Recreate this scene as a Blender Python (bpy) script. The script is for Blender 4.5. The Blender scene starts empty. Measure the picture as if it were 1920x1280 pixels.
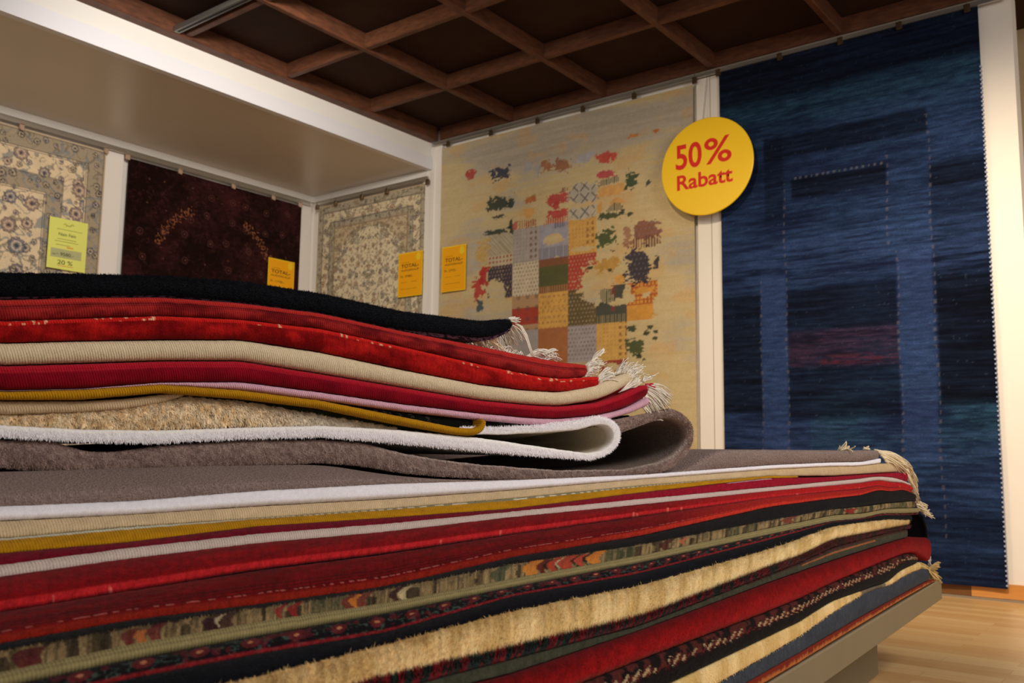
import bpy, math, random
import numpy as np
from mathutils import Vector, Matrix
random.seed(7); rng = np.random.default_rng(7)
S = bpy.context.scene; C = S.collection
EYE = 0.634

# ---------------------------------------------------------------- camera
F, PITCH, ROLL, YAW = 1732.4, 0.12234, 0.012734, 0.65647
def _basis():
    cp, sp = math.cos(PITCH), math.sin(PITCH)
    fw = np.array([-math.sin(YAW)*cp, math.cos(YAW)*cp, sp])
    rt = np.array([math.cos(YAW), math.sin(YAW), 0.0]); up = np.cross(rt, fw)
    c, s = math.cos(ROLL), math.sin(ROLL)
    return c*rt+s*up, -s*rt+c*up, fw
CX, CY, CZ = _basis()
CAM = np.array([0, 0, EYE])
cd = bpy.data.cameras.new('camera'); cam = bpy.data.objects.new('camera', cd); C.objects.link(cam)
cam.matrix_world = Matrix(((CX[0], CY[0], -CZ[0], 0), (CX[1], CY[1], -CZ[1], 0), (CX[2], CY[2], -CZ[2], EYE), (0, 0, 0, 1)))
cd.sensor_width = 36; cd.lens = F/1920*36; cd.clip_start = 0.02; cd.clip_end = 50
cd.dof.use_dof = True; cd.dof.focus_distance = 1.75; cd.dof.aperture_fstop = 8.5
S.camera = cam

# ---------------------------------------------------------------- world, lights, exposure
w = bpy.data.worlds.new('world'); S.world = w; w.use_nodes = True
w.node_tree.nodes['Background'].inputs[0].default_value = (1.0, 0.92, 0.83, 1)
w.node_tree.nodes['Background'].inputs[1].default_value = 0.56
S.view_settings.view_transform = 'Standard'; S.view_settings.look = 'None'
S.view_settings.gamma = 1; S.view_settings.use_curve_mapping = False
S.view_settings.exposure = 0.0
def light(name, kind, loc, aim, power, col, size=0.5, angle=60, blend=0.8, sy=None):
    d = bpy.data.lights.new(name, kind); d.energy = power; d.color = col
    if kind == 'AREA':
        d.size = size
        if sy: d.shape = 'RECTANGLE'; d.size_y = sy
    else: d.shadow_soft_size = size
    if kind == 'SPOT': d.spot_size = math.radians(angle); d.spot_blend = blend
    o = bpy.data.objects.new(name, d); C.objects.link(o); o.location = loc
    o.rotation_euler = (Vector(aim)-Vector(loc)).to_track_quat('-Z', 'Y').to_euler()
    return o
WARM = (1.0, 0.80, 0.56)
light('added_soft_key_on_pile', 'AREA', (1.35, 2.0, 2.55), (-1.2, 2.0, 0.7), 62, (0.99, 0.94, 0.90), 1.3)  # unseen soft key light, added high on the right to light the pile
light('shop_spot_on_wall_panel', 'SPOT', (-0.4, 2.5, 2.72), (-0.75, 4.8, 0.9), 330, WARM, 0.08, 78, 1.0)
light('shop_spot_on_blue_rug', 'SPOT', (-1.7, 2.3, 2.72), (-2.0, 4.8, 1.15), 120, WARM, 0.08, 80, 1.0)
light('shop_spot_on_pale_rug', 'SPOT', (-3.0, 1.6, 2.72), (-4.0, 4.8, 1.6), 88, (1.0, 0.86, 0.66), 0.10, 85, 1.0)
light('shop_spot_on_left_wall', 'SPOT', (-2.5, 2.0, 2.72), (-5.7, 3.5, 1.75), 190, (1.0, 0.92, 0.82), 0.12, 90, 1.0)
light('added_spot_on_rug_pile', 'SPOT', (1.0, 3.3, 2.6), (-0.8, 2.4, 0.6), 34, (1.0, 0.88, 0.72), 0.12, 75, 1.0)  # unseen spot added to brighten the right end of the pile

# ---------------------------------------------------------------- helpers
def lin(c):
    c = np.asarray(c, float)/255.0
    return np.where(c <= 0.04045, c/12.92, ((c+0.055)/1.055)**2.4)
def ray(px, py):
    px = np.asarray(px, float); py = np.asarray(py, float)
    return ((px-960)/F)[..., None]*CX - ((py-640)/F)[..., None]*CY + CZ
def onY(px, py, Y): d = ray(px, py); return CAM + d*(Y/d[..., 1:2])
def onX(px, py, X): d = ray(px, py); return CAM + d*(X/d[..., 0:1])

def _hash(ix, iy, seed):
    n = (ix.astype(np.int64)*374761393 + iy.astype(np.int64)*668265263 + seed*974634777) & 0xffffffff
    n = ((n ^ (n >> 13))*1274126177) & 0xffffffff
    return ((n ^ (n >> 16)) & 0xffff)/65535.0
def vn(x, y, seed=0):
    x = np.asarray(x, float); y = np.asarray(y, float)
    x, y = np.broadcast_arrays(x, y)
    ix = np.floor(x); iy = np.floor(y); fx = x-ix; fy = y-iy
    fx = fx*fx*(3-2*fx); fy = fy*fy*(3-2*fy)
    a = _hash(ix, iy, seed); b = _hash(ix+1, iy, seed); c = _hash(ix, iy+1, seed); d = _hash(ix+1, iy+1, seed)
    return (a*(1-fx)+b*fx)*(1-fy)+(c*(1-fx)+d*fx)*fy
def fbm(x, y, seed=0, o=3):
    t = 0; a = 0.5; s = 0
    for k in range(o):
        t = t + a*vn(x*2**k, y*2**k, seed+k*17); s += a; a *= 0.55
    return t/s
def mix(a, b, t):
    t = np.clip(np.asarray(t, float), 0, 1)[..., None]
    return np.asarray(a)*(1-t)+np.asarray(b)*t
def sstep(a, b, x): t = np.clip((x-a)/(b-a), 0, 1); return t*t*(3-2*t)

# ---- materials
def newmat(name, rough=0.6, spec=0.3, metal=0.0):
    m = bpy.data.materials.new(name); m.use_nodes = True
    b = m.node_tree.nodes['Principled BSDF']
    b.inputs['Roughness'].default_value = rough; b.inputs['Specular IOR Level'].default_value = spec
    b.inputs['Metallic'].default_value = metal
    return m, m.node_tree, b
def N(nt, t, **k):
    n = nt.nodes.new(t)
    for a, v in k.items():
        if a in n.inputs.keys(): n.inputs[a].default_value = v
        else: setattr(n, a, v)
    return n
def wool(name, freq=900, aniso=(1, 1), amt=0.35, bump=0.6, dist=0.002, ribs=None, sheen=0.04, coarse=120, camt=0.25):
    m, nt, b = newmat(name, 0.95, 0.04); L = nt.links.new
    at = N(nt, 'ShaderNodeAttribute', attribute_name='Col')
    uv = N(nt, 'ShaderNodeUVMap'); mp = N(nt, 'ShaderNodeMapping'); mp.inputs['Scale'].default_value = (aniso[0], aniso[1], 1)
    L(uv.outputs[0], mp.inputs[0])
    no = N(nt, 'ShaderNodeTexNoise', Scale=freq, Detail=2.0, Roughness=0.6); L(mp.outputs[0], no.inputs['Vector'])
    n2 = N(nt, 'ShaderNodeTexNoise', Scale=coarse, Detail=2.0, Roughness=0.6); L(mp.outputs[0], n2.inputs['Vector'])
    r1 = N(nt, 'ShaderNodeMapRange'); r1.inputs[1].default_value = 0.3; r1.inputs[2].default_value = 0.7
    r1.inputs[3].default_value = 1-amt; r1.inputs[4].default_value = 1+amt; L(no.outputs[0], r1.inputs[0])
    r2 = N(nt, 'ShaderNodeMapRange'); r2.inputs[1].default_value = 0.3; r2.inputs[2].default_value = 0.7
    r2.inputs[3].default_value = 1-camt; r2.inputs[4].default_value = 1+camt; L(n2.outputs[0], r2.inputs[0])
    mu = N(nt, 'ShaderNodeMath', operation='MULTIPLY'); L(r1.outputs[0], mu.inputs[0]); L(r2.outputs[0], mu.inputs[1])
    vm = N(nt, 'ShaderNodeVectorMath', operation='SCALE'); L(at.outputs['Color'], vm.inputs[0]); L(mu.outputs[0], vm.inputs['Scale'])
    hsum = N(nt, 'ShaderNodeMath', operation='ADD'); L(no.outputs[0], hsum.inputs[0]); L(n2.outputs[0], hsum.inputs[1])
    h = hsum.outputs[0]
    if ribs:
        wv = N(nt, 'ShaderNodeTexWave', Scale=1.0/ribs/6.2832*2*math.pi/ (2*math.pi) * 6.2832 * 0.159, Distortion=1.2, Detail=1.0)
        wv.inputs['Scale'].default_value = 0.314/ribs
        wv.inputs['Detail Scale'].default_value = 2.0
        tilt = N(nt, 'ShaderNodeMapping'); tilt.inputs['Rotation'].default_value = (0, 0, 0.25); L(uv.outputs[0], tilt.inputs[0])
        L(tilt.outputs[0], wv.inputs['Vector'])
        a2 = N(nt, 'ShaderNodeMath', operation='MULTIPLY_ADD'); L(wv.outputs['Fac'], a2.inputs[0]); a2.inputs[1].default_value = 0.8; L(h, a2.inputs[2]); h = a2.outputs[0]
        r3 = N(nt, 'ShaderNodeMapRange'); r3.inputs[3].default_value = 0.90; r3.inputs[4].default_value = 1.05; L(wv.outputs['Fac'], r3.inputs[0])
        vm2 = N(nt, 'ShaderNodeVectorMath', operation='SCALE'); L(vm.outputs[0], vm2.inputs[0]); L(r3.outputs[0], vm2.inputs['Scale']); vm = vm2
    L(vm.outputs[0], b.inputs['Base Color'])
    bp = N(nt, 'ShaderNodeBump', Strength=bump, Distance=dist); L(h, bp.inputs['Height']); L(bp.outputs[0], b.inputs['Normal'])
    b.inputs['Sheen Weight'].default_value = sheen; b.inputs['Sheen Roughness'].default_value = 0.5
    return m
M_PLUSH = wool('soft_plush_wool', 800, (1, 0.7), 0.12, 0.5, 0.0015, coarse=140, camt=0.05)
M_PILE = wool('cut_pile_wool', 700, (1, 0.45), 0.30, 0.7, 0.002)
M_CORD = wool('serged_wool_edge', 900, (1, 0.4), 0.16, 0.6, 0.0015, ribs=0.0034, camt=0.06)
M_SHAG = wool('shaggy_pile_wool', 420, (1, 0.8), 0.34, 1.0, 0.004, coarse=170, camt=0.14)
M_LONG = wool('long_combed_pile', 620, (1, 0.16), 0.15, 0.7, 0.003, coarse=60, camt=0.10)
M_FLAT = wool('hanging_rug_pile', 520, (1, 1), 0.14, 0.3, 0.001, sheen=0.1, camt=0.08)
M_DARKFLAT = wool('hanging_silky_pile', 420, (0.25, 1), 0.35, 0.3, 0.001, sheen=0.08, coarse=60, camt=0.25)

def flatmat(name, rgb, rough=0.6, spec=0.3, metal=0, noise=0.0, nscale=40, stretch=(1, 1, 1), bump=0.0):
    m, nt, b = newmat(name, rough, spec, metal); c = lin(rgb); L = nt.links.new
    if noise <= 0 and bump <= 0: b.inputs['Base Color'].default_value = (*c, 1); return m
    tc = N(nt, 'ShaderNodeTexCoord'); mp = N(nt, 'ShaderNodeMapping'); mp.inputs['Scale'].default_value = stretch
    L(tc.outputs['Object'], mp.inputs[0]); no = N(nt, 'ShaderNodeTexNoise', Scale=nscale, Detail=4.0); L(mp.outputs[0], no.inputs['Vector'])
    cr = N(nt, 'ShaderNodeValToRGB'); cr.color_ramp.elements[0].position = 0.3; cr.color_ramp.elements[1].position = 0.7
    cr.color_ramp.elements[0].color = (*(c*(1-noise)), 1); cr.color_ramp.elements[1].color = (*(np.minimum(c*(1+noise), 1)), 1)
    L(no.outputs[0], cr.inputs[0]); L(cr.outputs[0], b.inputs['Base Color'])
    if bump: bp = N(nt, 'ShaderNodeBump', Strength=bump, Distance=0.002); L(no.outputs[0], bp.inputs['Height']); L(bp.outputs[0], b.inputs['Normal'])
    return m
M_WALL = flatmat('white_painted_wall', (236, 230, 222), 0.7, 0.2, noise=0.012, nscale=6, bump=0.05)
M_PAINT = flatmat('white_gloss_trim', (232, 229, 224), 0.42, 0.4, noise=0.01, nscale=10)
M_SOFFIT = flatmat('satin_soffit_paint', (214, 204, 192), 0.34, 0.5, noise=0.015, nscale=4)
M_BEAM = flatmat('brown_stained_beam_wood', (92, 56, 38), 0.55, 0.3, noise=0.32, nscale=5, stretch=(3, 3, 12), bump=0.15)
M_BOARD = flatmat('dark_ceiling_board', (56, 38, 30), 0.8, 0.15, noise=0.12, nscale=9)
M_RAIL = flatmat('aluminium_rail', (196, 192, 184), 0.3, 0.5, 0.85)
M_CLIP = flatmat('dull_brass_clip', (112, 92, 66), 0.35, 0.5, 0.8)
M_NCLIP = flatmat('nickel_clip', (206, 176, 152), 0.3, 0.6, 0.4)
M_TABLE = flatmat('taupe_grey_lacquer', (126, 114, 90), 0.5, 0.3, noise=0.03, nscale=14)
M_WHITE = flatmat('white_cotton', (236, 228, 214), 0.8, 0.15, noise=0.08, nscale=200)
M_CREAMF = flatmat('cream_cotton', (240, 224, 190), 0.85, 0.12, noise=0.10, nscale=200)

def link(name, me, mat=None, parent=None):
    o = bpy.data.objects.new(name, me); C.objects.link(o)
    if mat is not None: me.materials.append(mat)
    if parent is not None: o.parent = parent
    return o
def tag(o, label=None, cat=None, group=None, kind=None):
    if label: o['label'] = label
    if cat: o['category'] = cat
    if group: o['group'] = group
    if kind: o['kind'] = kind
    return o
def empty(name, loc=(0, 0, 0), rz=0):
    o = bpy.data.objects.new(name, None); C.objects.link(o); o.location = loc; o.rotation_euler = (0, 0, rz); o.empty_display_size = 0.1
    return o
class MB:
    def __init__(s): s.v = []; s.f = []; s.c = []
    def add(s, vs, fs, col=None):
        b = len(s.v); s.v += [tuple(map(float, q)) for q in vs]; s.f += [tuple(b+i for i in f) for f in fs]
        if col is not None: s.c += [tuple(col)]*len(vs)
    def box(s, a, b, bev=0.0):
        x0, y0, z0 = a; x1, y1, z1 = b
        if bev <= 0:
            s.add([(x, y, z) for z in (z0, z1) for x, y in ((x0, y0), (x1, y0), (x1, y1), (x0, y1))],
                  [(3, 2, 1, 0), (4, 5, 6, 7), (0, 1, 5, 4), (1, 2, 6, 5), (2, 3, 7, 6), (3, 0, 4, 7)])
            return
        vs = []; e = bev
        for (zz, i) in ((z0, e), (z0+e, 0), (z1-e, 0), (z1, e)):
            k = e if i == 0 else e+0
            vs += [(x0+k, y0+i, zz), (x1-k, y0+i, zz), (x1-i, y0+k, zz), (x1-i, y1-k, zz), (x1-k, y1-i, zz), (x0+k, y1-i, zz), (x0+i, y1-k, zz), (x0+i, y0+k, zz)]
        fs = [tuple(range(7, -1, -1)), tuple(range(24, 32))]
        for r in range(3):
            for j in range(8): a0 = r*8+j; a1 = r*8+(j+1) % 8; fs.append((a0, a1, a1+8, a0+8))
        s.add(vs, fs)
    def tube(s, pts, r, n=5, col=None, taper=1.0):
        pts = [np.asarray(p, float) for p in pts]; vs = []; fs = []
        up = np.array([0.31, 0.17, 0.93])
        for i, p in enumerate(pts):
            t = pts[min(i+1, len(pts)-1)]-pts[max(i-1, 0)]; t = t/(np.linalg.norm(t)+1e-9)
            a = np.cross(t, up); a /= (np.linalg.norm(a)+1e-9); b = np.cross(t, a)
            rr = r*(1+(taper-1)*i/(len(pts)-1))
            for k in range(n):
                q = 2*math.pi*k/n; vs.append(p+rr*(math.cos(q)*a+math.sin(q)*b))
        for i in range(len(pts)-1):
            for k in range(n): fs.append((i*n+k, i*n+(k+1) % n, (i+1)*n+(k+1) % n, (i+1)*n+k))
        fs.append(tuple(range(n-1, -1, -1))); fs.append(tuple((len(pts)-1)*n+k for k in range(n)))
        s.add(vs, fs, col)
    def build(s, name, mat, parent=None, smooth=False):
        me = bpy.data.meshes.new(name); me.from_pydata(s.v, [], s.f); me.update()
        if smooth: me.shade_smooth()
        if s.c:
            a = me.color_attributes.new('Col', 'FLOAT_COLOR', 'POINT')
            arr = np.ones((len(s.v), 4)); arr[:, :3] = np.array(s.c); a.data.foreach_set('color', arr.ravel())
        return link(name, me, mat, parent)
def colmesh(name, V, faces, cols, uvs, mat, parent=None, smooth=True):
    me = bpy.data.meshes.new(name)
    me.from_pydata(V.tolist(), [], faces); me.update()
    a = me.color_attributes.new('Col', 'FLOAT_COLOR', 'POINT')
    arr = np.ones((len(V), 4)); arr[:, :3] = cols; a.data.foreach_set('color', arr.ravel())
    ul = me.uv_layers.new(name='UVMap'); li = np.zeros(len(me.loops), int); me.loops.foreach_get('vertex_index', li)
    ul.data.foreach_set('uv', uvs[li].ravel())
    if smooth: me.shade_smooth()
    return link(name, me, mat, parent)
def grid_faces(nr, nc, base=0, flip=False):
    r = np.arange(nr-1)[:, None]; c = np.arange(nc-1)[None, :]
    a = base+r*nc+c; q = np.stack([a, a+1, a+nc+1, a+nc], -1).reshape(-1, 4)
    if flip: q = q[:, ::-1]
    return q.tolist()

# ================================================================= SETTING
XW, YW = -5.746, 4.8                       # rug face planes on the left and rear walls
ZR = EYE+0.468*4.8                         # underside of the ceiling grid / top of the rear wall
def struct(name, mb, mat, label=None, parent=None):
    o = mb.build(name, mat, parent); tag(o, label=label, kind='structure') if parent is None else None; return o
# floor: laid beech laminate
def floor_mat():
    m, nt, b = newmat('beech_laminate', 0.38, 0.35); L = nt.links.new
    tc = N(nt, 'ShaderNodeTexCoord'); mp = N(nt, 'ShaderNodeMapping'); L(tc.outputs['Object'], mp.inputs[0])
    br = N(nt, 'ShaderNodeTexBrick'); br.offset = 0.37
    br.inputs['Color1'].default_value = (*lin((212, 176, 122)), 1); br.inputs['Color2'].default_value = (*lin((196, 152, 96)), 1)
    br.inputs['Mortar'].default_value = (*lin((176, 132, 82)), 1); br.inputs['Scale'].default_value = 1.0
    br.inputs['Mortar Size'].default_value = 0.0008; br.inputs['Brick Width'].default_value = 0.56; br.inputs['Row Height'].default_value = 0.068
    L(mp.outputs[0], br.inputs['Vector'])
    m2 = N(nt, 'ShaderNodeMapping'); m2.inputs['Scale'].default_value = (1.6, 22, 1); L(tc.outputs['Object'], m2.inputs[0])
    no = N(nt, 'ShaderNodeTexNoise', Scale=3.0, Detail=5.0); L(m2.outputs[0], no.inputs['Vector'])
    mr = N(nt, 'ShaderNodeMapRange'); mr.inputs[3].default_value = 0.86; mr.inputs[4].default_value = 1.14; L(no.outputs[0], mr.inputs[0])
    vm = N(nt, 'ShaderNodeVectorMath', operation='SCALE'); L(br.outputs['Color'], vm.inputs[0]); L(mr.outputs[0], vm.inputs['Scale'])
    L(vm.outputs[0], b.inputs['Base Color'])
    return m
f = MB(); f.box((-6.1, -2.2, -0.05), (2.6, 5.9, 0)); struct('floor', f, floor_mat(), 'light beech laminate floor')
f = MB(); f.box((-6.0, 4.825, 0), (-0.69, 4.95, ZR+0.14)); struct('wall_rear', f, M_WALL, 'white rear wall carrying the pale and blue rugs')
f = MB(); f.box((-6.0, -2.0, 0), (XW-0.025, 4.825, ZR+0.14)); struct('wall_left', f, M_WALL, 'white left wall under the soffit')
M_FAR = flatmat('beige_recess_wall', (206, 184, 150), 0.8, 0.1, noise=0.02)
f = MB(); f.box((-3.0, 5.5, 0), (2.5, 5.6, ZR+0.14)); struct('wall_recess', f, M_FAR, 'dim wall seen past the right end of the rear wall')
# ceiling board and its grid of beams
f = MB(); f.box((-5.99, -2.0, ZR+0.10), (2.5, 5.49, ZR+0.14)); ceil = struct('ceiling', f, M_BOARD, 'dark brown coffered ceiling with a grid of wooden beams')
PX, PY = 0.1532*4.8, 0.1440*4.8
X0b, Y0b = -0.772*4.8, 4.8*1.0
fas_x = -0.926*4.8
def beam(a, b): f = MB(); f.box(a, b, 0.004); return f.build('beam', M_BEAM, ceil)
for k in range(9):                               # beams running towards the rear wall
    x = X0b+k*PX
    beam((x-0.018, -1.99, ZR+0.004), (x+0.018, 4.80, ZR+0.099))
beam((fas_x-0.03, -1.99, ZR-0.004), (fas_x+0.075, 4.76, ZR+0.098))
for k in range(-0, 10):                           # cross pieces, cut between the long beams
    y = Y0b-k*PY
    if k == 0: beam((fas_x+0.08, y-0.028, ZR+0.003), (2.39, y+0.02, ZR+0.098)); continue
    beam((fas_x+0.076, y-0.018, ZR+0.008), (2.39, y+0.018, ZR+0.097))
# lighting track in the ceiling
f = MB(); yt = Y0b-3*PY-0.075
f.box((fas_x+0.08, yt-0.017, ZR+0.0), (0.5, yt+0.017, ZR+0.030)); t = empty('lighting_track', (fas_x+0.08, yt, ZR))
tag(t, 'thin grey metal lighting track beside a ceiling beam at the top left', 'lighting track')
o = f.build('track_channel', flatmat('grey_track_metal', (120, 118, 112), 0.4, 0.4, 0.6), t); o.matrix_parent_inverse = Matrix.Translation(-Vector(t.location))
f = MB(); f.box((fas_x+0.10, yt-0.006, ZR-0.002), (0.48, yt+0.006, ZR+0.0)); o = f.build('conductor_slot', flatmat('black_slot', (24, 22, 20), 0.7), t); o.matrix_parent_inverse = Matrix.Translation(-Vector(t.location))
# soffit over the left niche: fascia, lower fascia board, underside, cove strip
zs0, zs1, zcr = EYE+0.4285*4.8, EYE+0.4725*4.8, EYE+0.4455*4.8
f = MB(); f.box((fas_x-0.04, -2.0, zcr), (fas_x, 4.824, zs1)); struct('trim_1', f, M_PAINT, 'upper white board of the soffit fascia')
f = MB(); f.box((fas_x-0.04, -2.0, zs0-0.012), (fas_x+0.006, 4.823, zcr)); struct('trim_2', f, flatmat('cool_white_board', (226, 226, 232), 0.45, 0.4), 'lower white board of the soffit fascia')
f = MB(); f.box((XW-0.02, -2.0, zs0), (fas_x-0.04, 4.824, zs0+0.03)); struct('trim_3', f, M_SOFFIT, 'satin beige underside of the soffit')
zc = EYE+0.4185*4.8
f = MB(); f.box((XW-0.024, -2.0, zc), (XW+0.012, 4.82, zs0-0.001)); struct('trim_4', f, M_PAINT, 'white cove strip along the left wall under the soffit')
f = MB(); f.box((XW+0.012, 4.786, zc), (fas_x-0.041, 4.824, zs0-0.001)); struct('trim_5', f, M_PAINT, 'white cove strip on the rear wall under the soffit')
def pil(n, a, b, lab): f = MB(); f.box(a, b, 0.003); struct('trim_%d' % n, f, M_WALL, lab)
pil(6, (XW-0.024, 3.025, 0), (XW+0.0, 3.165, zc), 'narrow white wall strip between the floral rug and the burgundy rug')
pil(7, (XW-0.024, 4.665, 0), (XW+0.0, 4.78, zc), 'narrow white wall strip in the niche corner')
pil(8, (-4.53, 4.79, 0), (-4.35, 4.824, ZR-0.03), 'white wall post between the niche and the pale patchwork rug')
f = MB(); f.box((-4.425, 4.78, 0), (-4.415, 4.79, ZR-0.04)); f.box((-4.447, 4.785, 0), (-4.44, 4.79, ZR-0.04)); struct('trim_9', f, M_PAINT, 'raised bead on the white post')
pil(10, (-2.35, 4.80, 0), (-2.17, 4.824, ZR-0.03), 'white wall strip between the patchwork rug and the blue rug')
f = MB(); f.box((-2.262, 4.7985, 0), (-2.259, 4.7995, ZR-0.03)); struct('trim_11', f, flatmat('panel_joint', (150, 144, 134), 0.8), 'fine panel joint in the strip behind the round sign')
# baseboard: darker and lighter pieces, metal strip
zb = 0.075
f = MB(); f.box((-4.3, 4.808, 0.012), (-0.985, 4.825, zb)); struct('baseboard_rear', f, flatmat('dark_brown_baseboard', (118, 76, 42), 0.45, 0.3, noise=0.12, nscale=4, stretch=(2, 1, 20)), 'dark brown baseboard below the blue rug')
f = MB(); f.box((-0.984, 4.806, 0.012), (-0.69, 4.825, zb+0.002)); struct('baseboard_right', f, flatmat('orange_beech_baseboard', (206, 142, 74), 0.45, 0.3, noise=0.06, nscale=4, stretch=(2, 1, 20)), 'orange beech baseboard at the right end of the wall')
f = MB(); f.box((-4.3, 4.795, 0.0), (-0.69, 4.806, 0.011)); struct('trim_12', f, M_RAIL, 'silver metal strip along the floor at the rear wall')

# ================================================================= HANGING RAILS AND CLIPS
def rail(name, label, a, b, horiz):
    f = MB()
    if horiz == 'x':
        x0, x1, y, z = a[0], b[0], a[1], a[2]
        f.box((x0, y-0.012, z-0.014), (x1, y+0.010, z+0.006)); f.box((x0, y-0.016, z-0.019), (x1, y-0.004, z-0.014)); f.box((x0, y-0.016, z+0.006), (x1, y+0.010, z+0.010))
    else:
        y0, y1, x, z = a[1], b[1], a[0], a[2]
        f.box((x-0.010, y0, z-0.014), (x+0.012, y1, z+0.006)); f.box((x+0.004, y0, z-0.019), (x+0.016, y1, z-0.014)); f.box((x-0.010, y0, z+0.006), (x+0.016, y1, z+0.010))
    o = f.build(name, M_RAIL); tag(o, label, 'rail'); return o
ZRL = EYE+0.4665*4.8
rail('hanging_rail', 'long silver rail along the top of the rear wall under the ceiling', (-4.42, 4.785, ZRL-0.006), (-0.70, 4.785, 0), 'x')
ZNL = EYE+0.414*4.8
rail('hanging_rail', 'silver rail on the left wall under the white soffit', (XW+0.018, -1.9, ZNL), (0, 4.74, 0), 'y')
rail('hanging_rail', 'short silver rail above the small floral rug in the niche corner', (-5.68, 4.775, ZNL), (-4.47, 0, 0), 'x')
def clip_mesh():
    f = MB(); f.box((-0.015, -0.004, -0.040), (0.015, 0.010, 0.0), 0.002); f.box((-0.010, -0.010, -0.046), (0.010, -0.004, -0.020), 0.001)
    f.tube([(0, 0.003, 0), (0.001, -0.002, 0.012), (0, 0.004, 0.022)], 0.0022, 6); return f
nm = {}
def clip(loc, rz, label, mat, group):
    k = mat.name
    if k not in nm: nm[k] = clip_mesh().build('rug_clip', mat); o = nm[k]
    else: o = nm[k].copy(); C.objects.link(o)
    o.location = loc; o.rotation_euler = (0, 0, rz); tag(o, label, 'clip', group)
ords = ['leftmost', 'second from the left', 'third from the left', 'fourth from the left', 'fifth from the left', 'rightmost']
for (p, q), od in zip([(845, 268), (925, 247), (1012, 224), (1097, 202), (1193, 176), (1306, 146)], ords):
    X = onY(p, q, 4.8)[0]; clip((X, 4.772, EYE+2.225), 0, 'small dark clip holding the pale patchwork rug, '+od+' of its six', M_CLIP, 'clips of the patchwork rug')
for (p, q), od in zip([(1350, 140), (1465, 110), (1578, 78), (1688, 48), (1815, 14)], ['at its left corner', 'second from the left', 'third from the left', 'fourth from the left', 'at its right corner']):
    X = onY(p, q, 4.8)[0]; clip((X, 4.772, EYE+2.235), 0, 'small metal clip holding the blue rug, '+od, M_CLIP, 'clips of the blue rug')
for (p, q), od in zip([(37, 238), (196, 275)], ['near the left picture edge', 'at its right corner']):
    Y = onX(p, q, XW)[1]; clip((XW+0.030, Y, ZNL-0.010), math.pi/2, 'small nickel clip on the large floral rug, '+od, M_NCLIP, 'clips of the large floral rug')
for (p, q), od in zip([(236, 293), (334, 320), (434, 348), (509, 368), (560, 383)], ['leftmost', 'second from the left', 'third from the left', 'fourth from the left', 'rightmost']):
    Y = onX(p, q, XW)[1]; clip((XW+0.030, min(Y, 4.64), ZNL-0.010), math.pi/2, 'small nickel clip holding the burgundy rug, '+od+' of five', M_NCLIP, 'clips of the burgundy rug')
for (p, q), od in zip([(597, 385), (636, 375), (685, 362), (732, 352), (808, 332)], ['leftmost', 'second from the left', 'third from the left', 'fourth from the left', 'rightmost']):
    X = onY(p, q, 4.8)[0]; clip((max(X, -5.66), 4.762, ZNL-0.012), 0, 'small clip holding the floral rug in the niche corner, '+od+' of five', M_CLIP, 'clips of the niche corner rug')

# ================================================================= HANGING RUGS (dye pattern in a colour attribute)
def hang(name, label, u0, u1, z0, z1, axis, paint, mat, cell=0.006, wave=0.004, thick=0.012, lean=None):
    """rug on the rear wall (axis 'x': u is X) or on the left wall (axis 'y': u is Y)"""
    nu = int((u1-u0)/cell)+1; us = np.linspace(u0, u1, nu)
    zs = np.linspace(z1, z0, int((z1-z0)/cell)+1)
    U, Z = np.meshgrid(us, zs)
    off = wave*(np.sin(U*9+1)*0.6+np.sin(U*17+2)*0.4)*(0.4+0.6*(z1-Z)/(z1-z0)) + 0.001*fbm(U*40, Z*40, 5)
    Ud = U + (lean(U, Z) if lean else 0)
    if axis == 'x': P = np.stack([Ud, 4.797-thick-off-wave*0, Z], -1)
    else: P = np.stack([XW+0.003+thick+off, Ud, Z], -1)
    V = P.reshape(-1, 3); cols = paint((U-u0)/(u1-u0), (z1-Z), U, Z).reshape(-1, 3)
    uv = np.stack([U, Z], -1).reshape(-1, 2); nr, nc = U.shape
    fs = grid_faces(nr, nc, 0, axis == 'x')
    fs = grid_faces(nr, nc, 0, flip=(axis == 'x'))
    per = list(range(nc))+[r*nc+nc-1 for r in range(1, nr)]+[(nr-1)*nc+c for c in range(nc-2, -1, -1)]+[r*nc for r in range(nr-2, 0, -1)]
    bv = V[per].copy()
    if axis == 'x': bv[:, 1] = 4.797
    else: bv[:, 0] = XW+0.003
    b0 = len(V); n = len(per)
    for i in range(n):
        j = (i+1) % n; q = (per[i], b0+i, b0+j, per[j]); fs.append(q if axis == 'y' else q[::-1])
    fs.append(tuple(range(b0, b0+n)))
    V = np.concatenate([V, bv]); cols = np.concatenate([cols, cols[per]*0.9]); uv = np.concatenate([uv, uv[per]])
    o = colmesh(name, V, fs, cols, uv, mat, smooth=False); tag(o, label, 'rug'); return o

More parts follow.
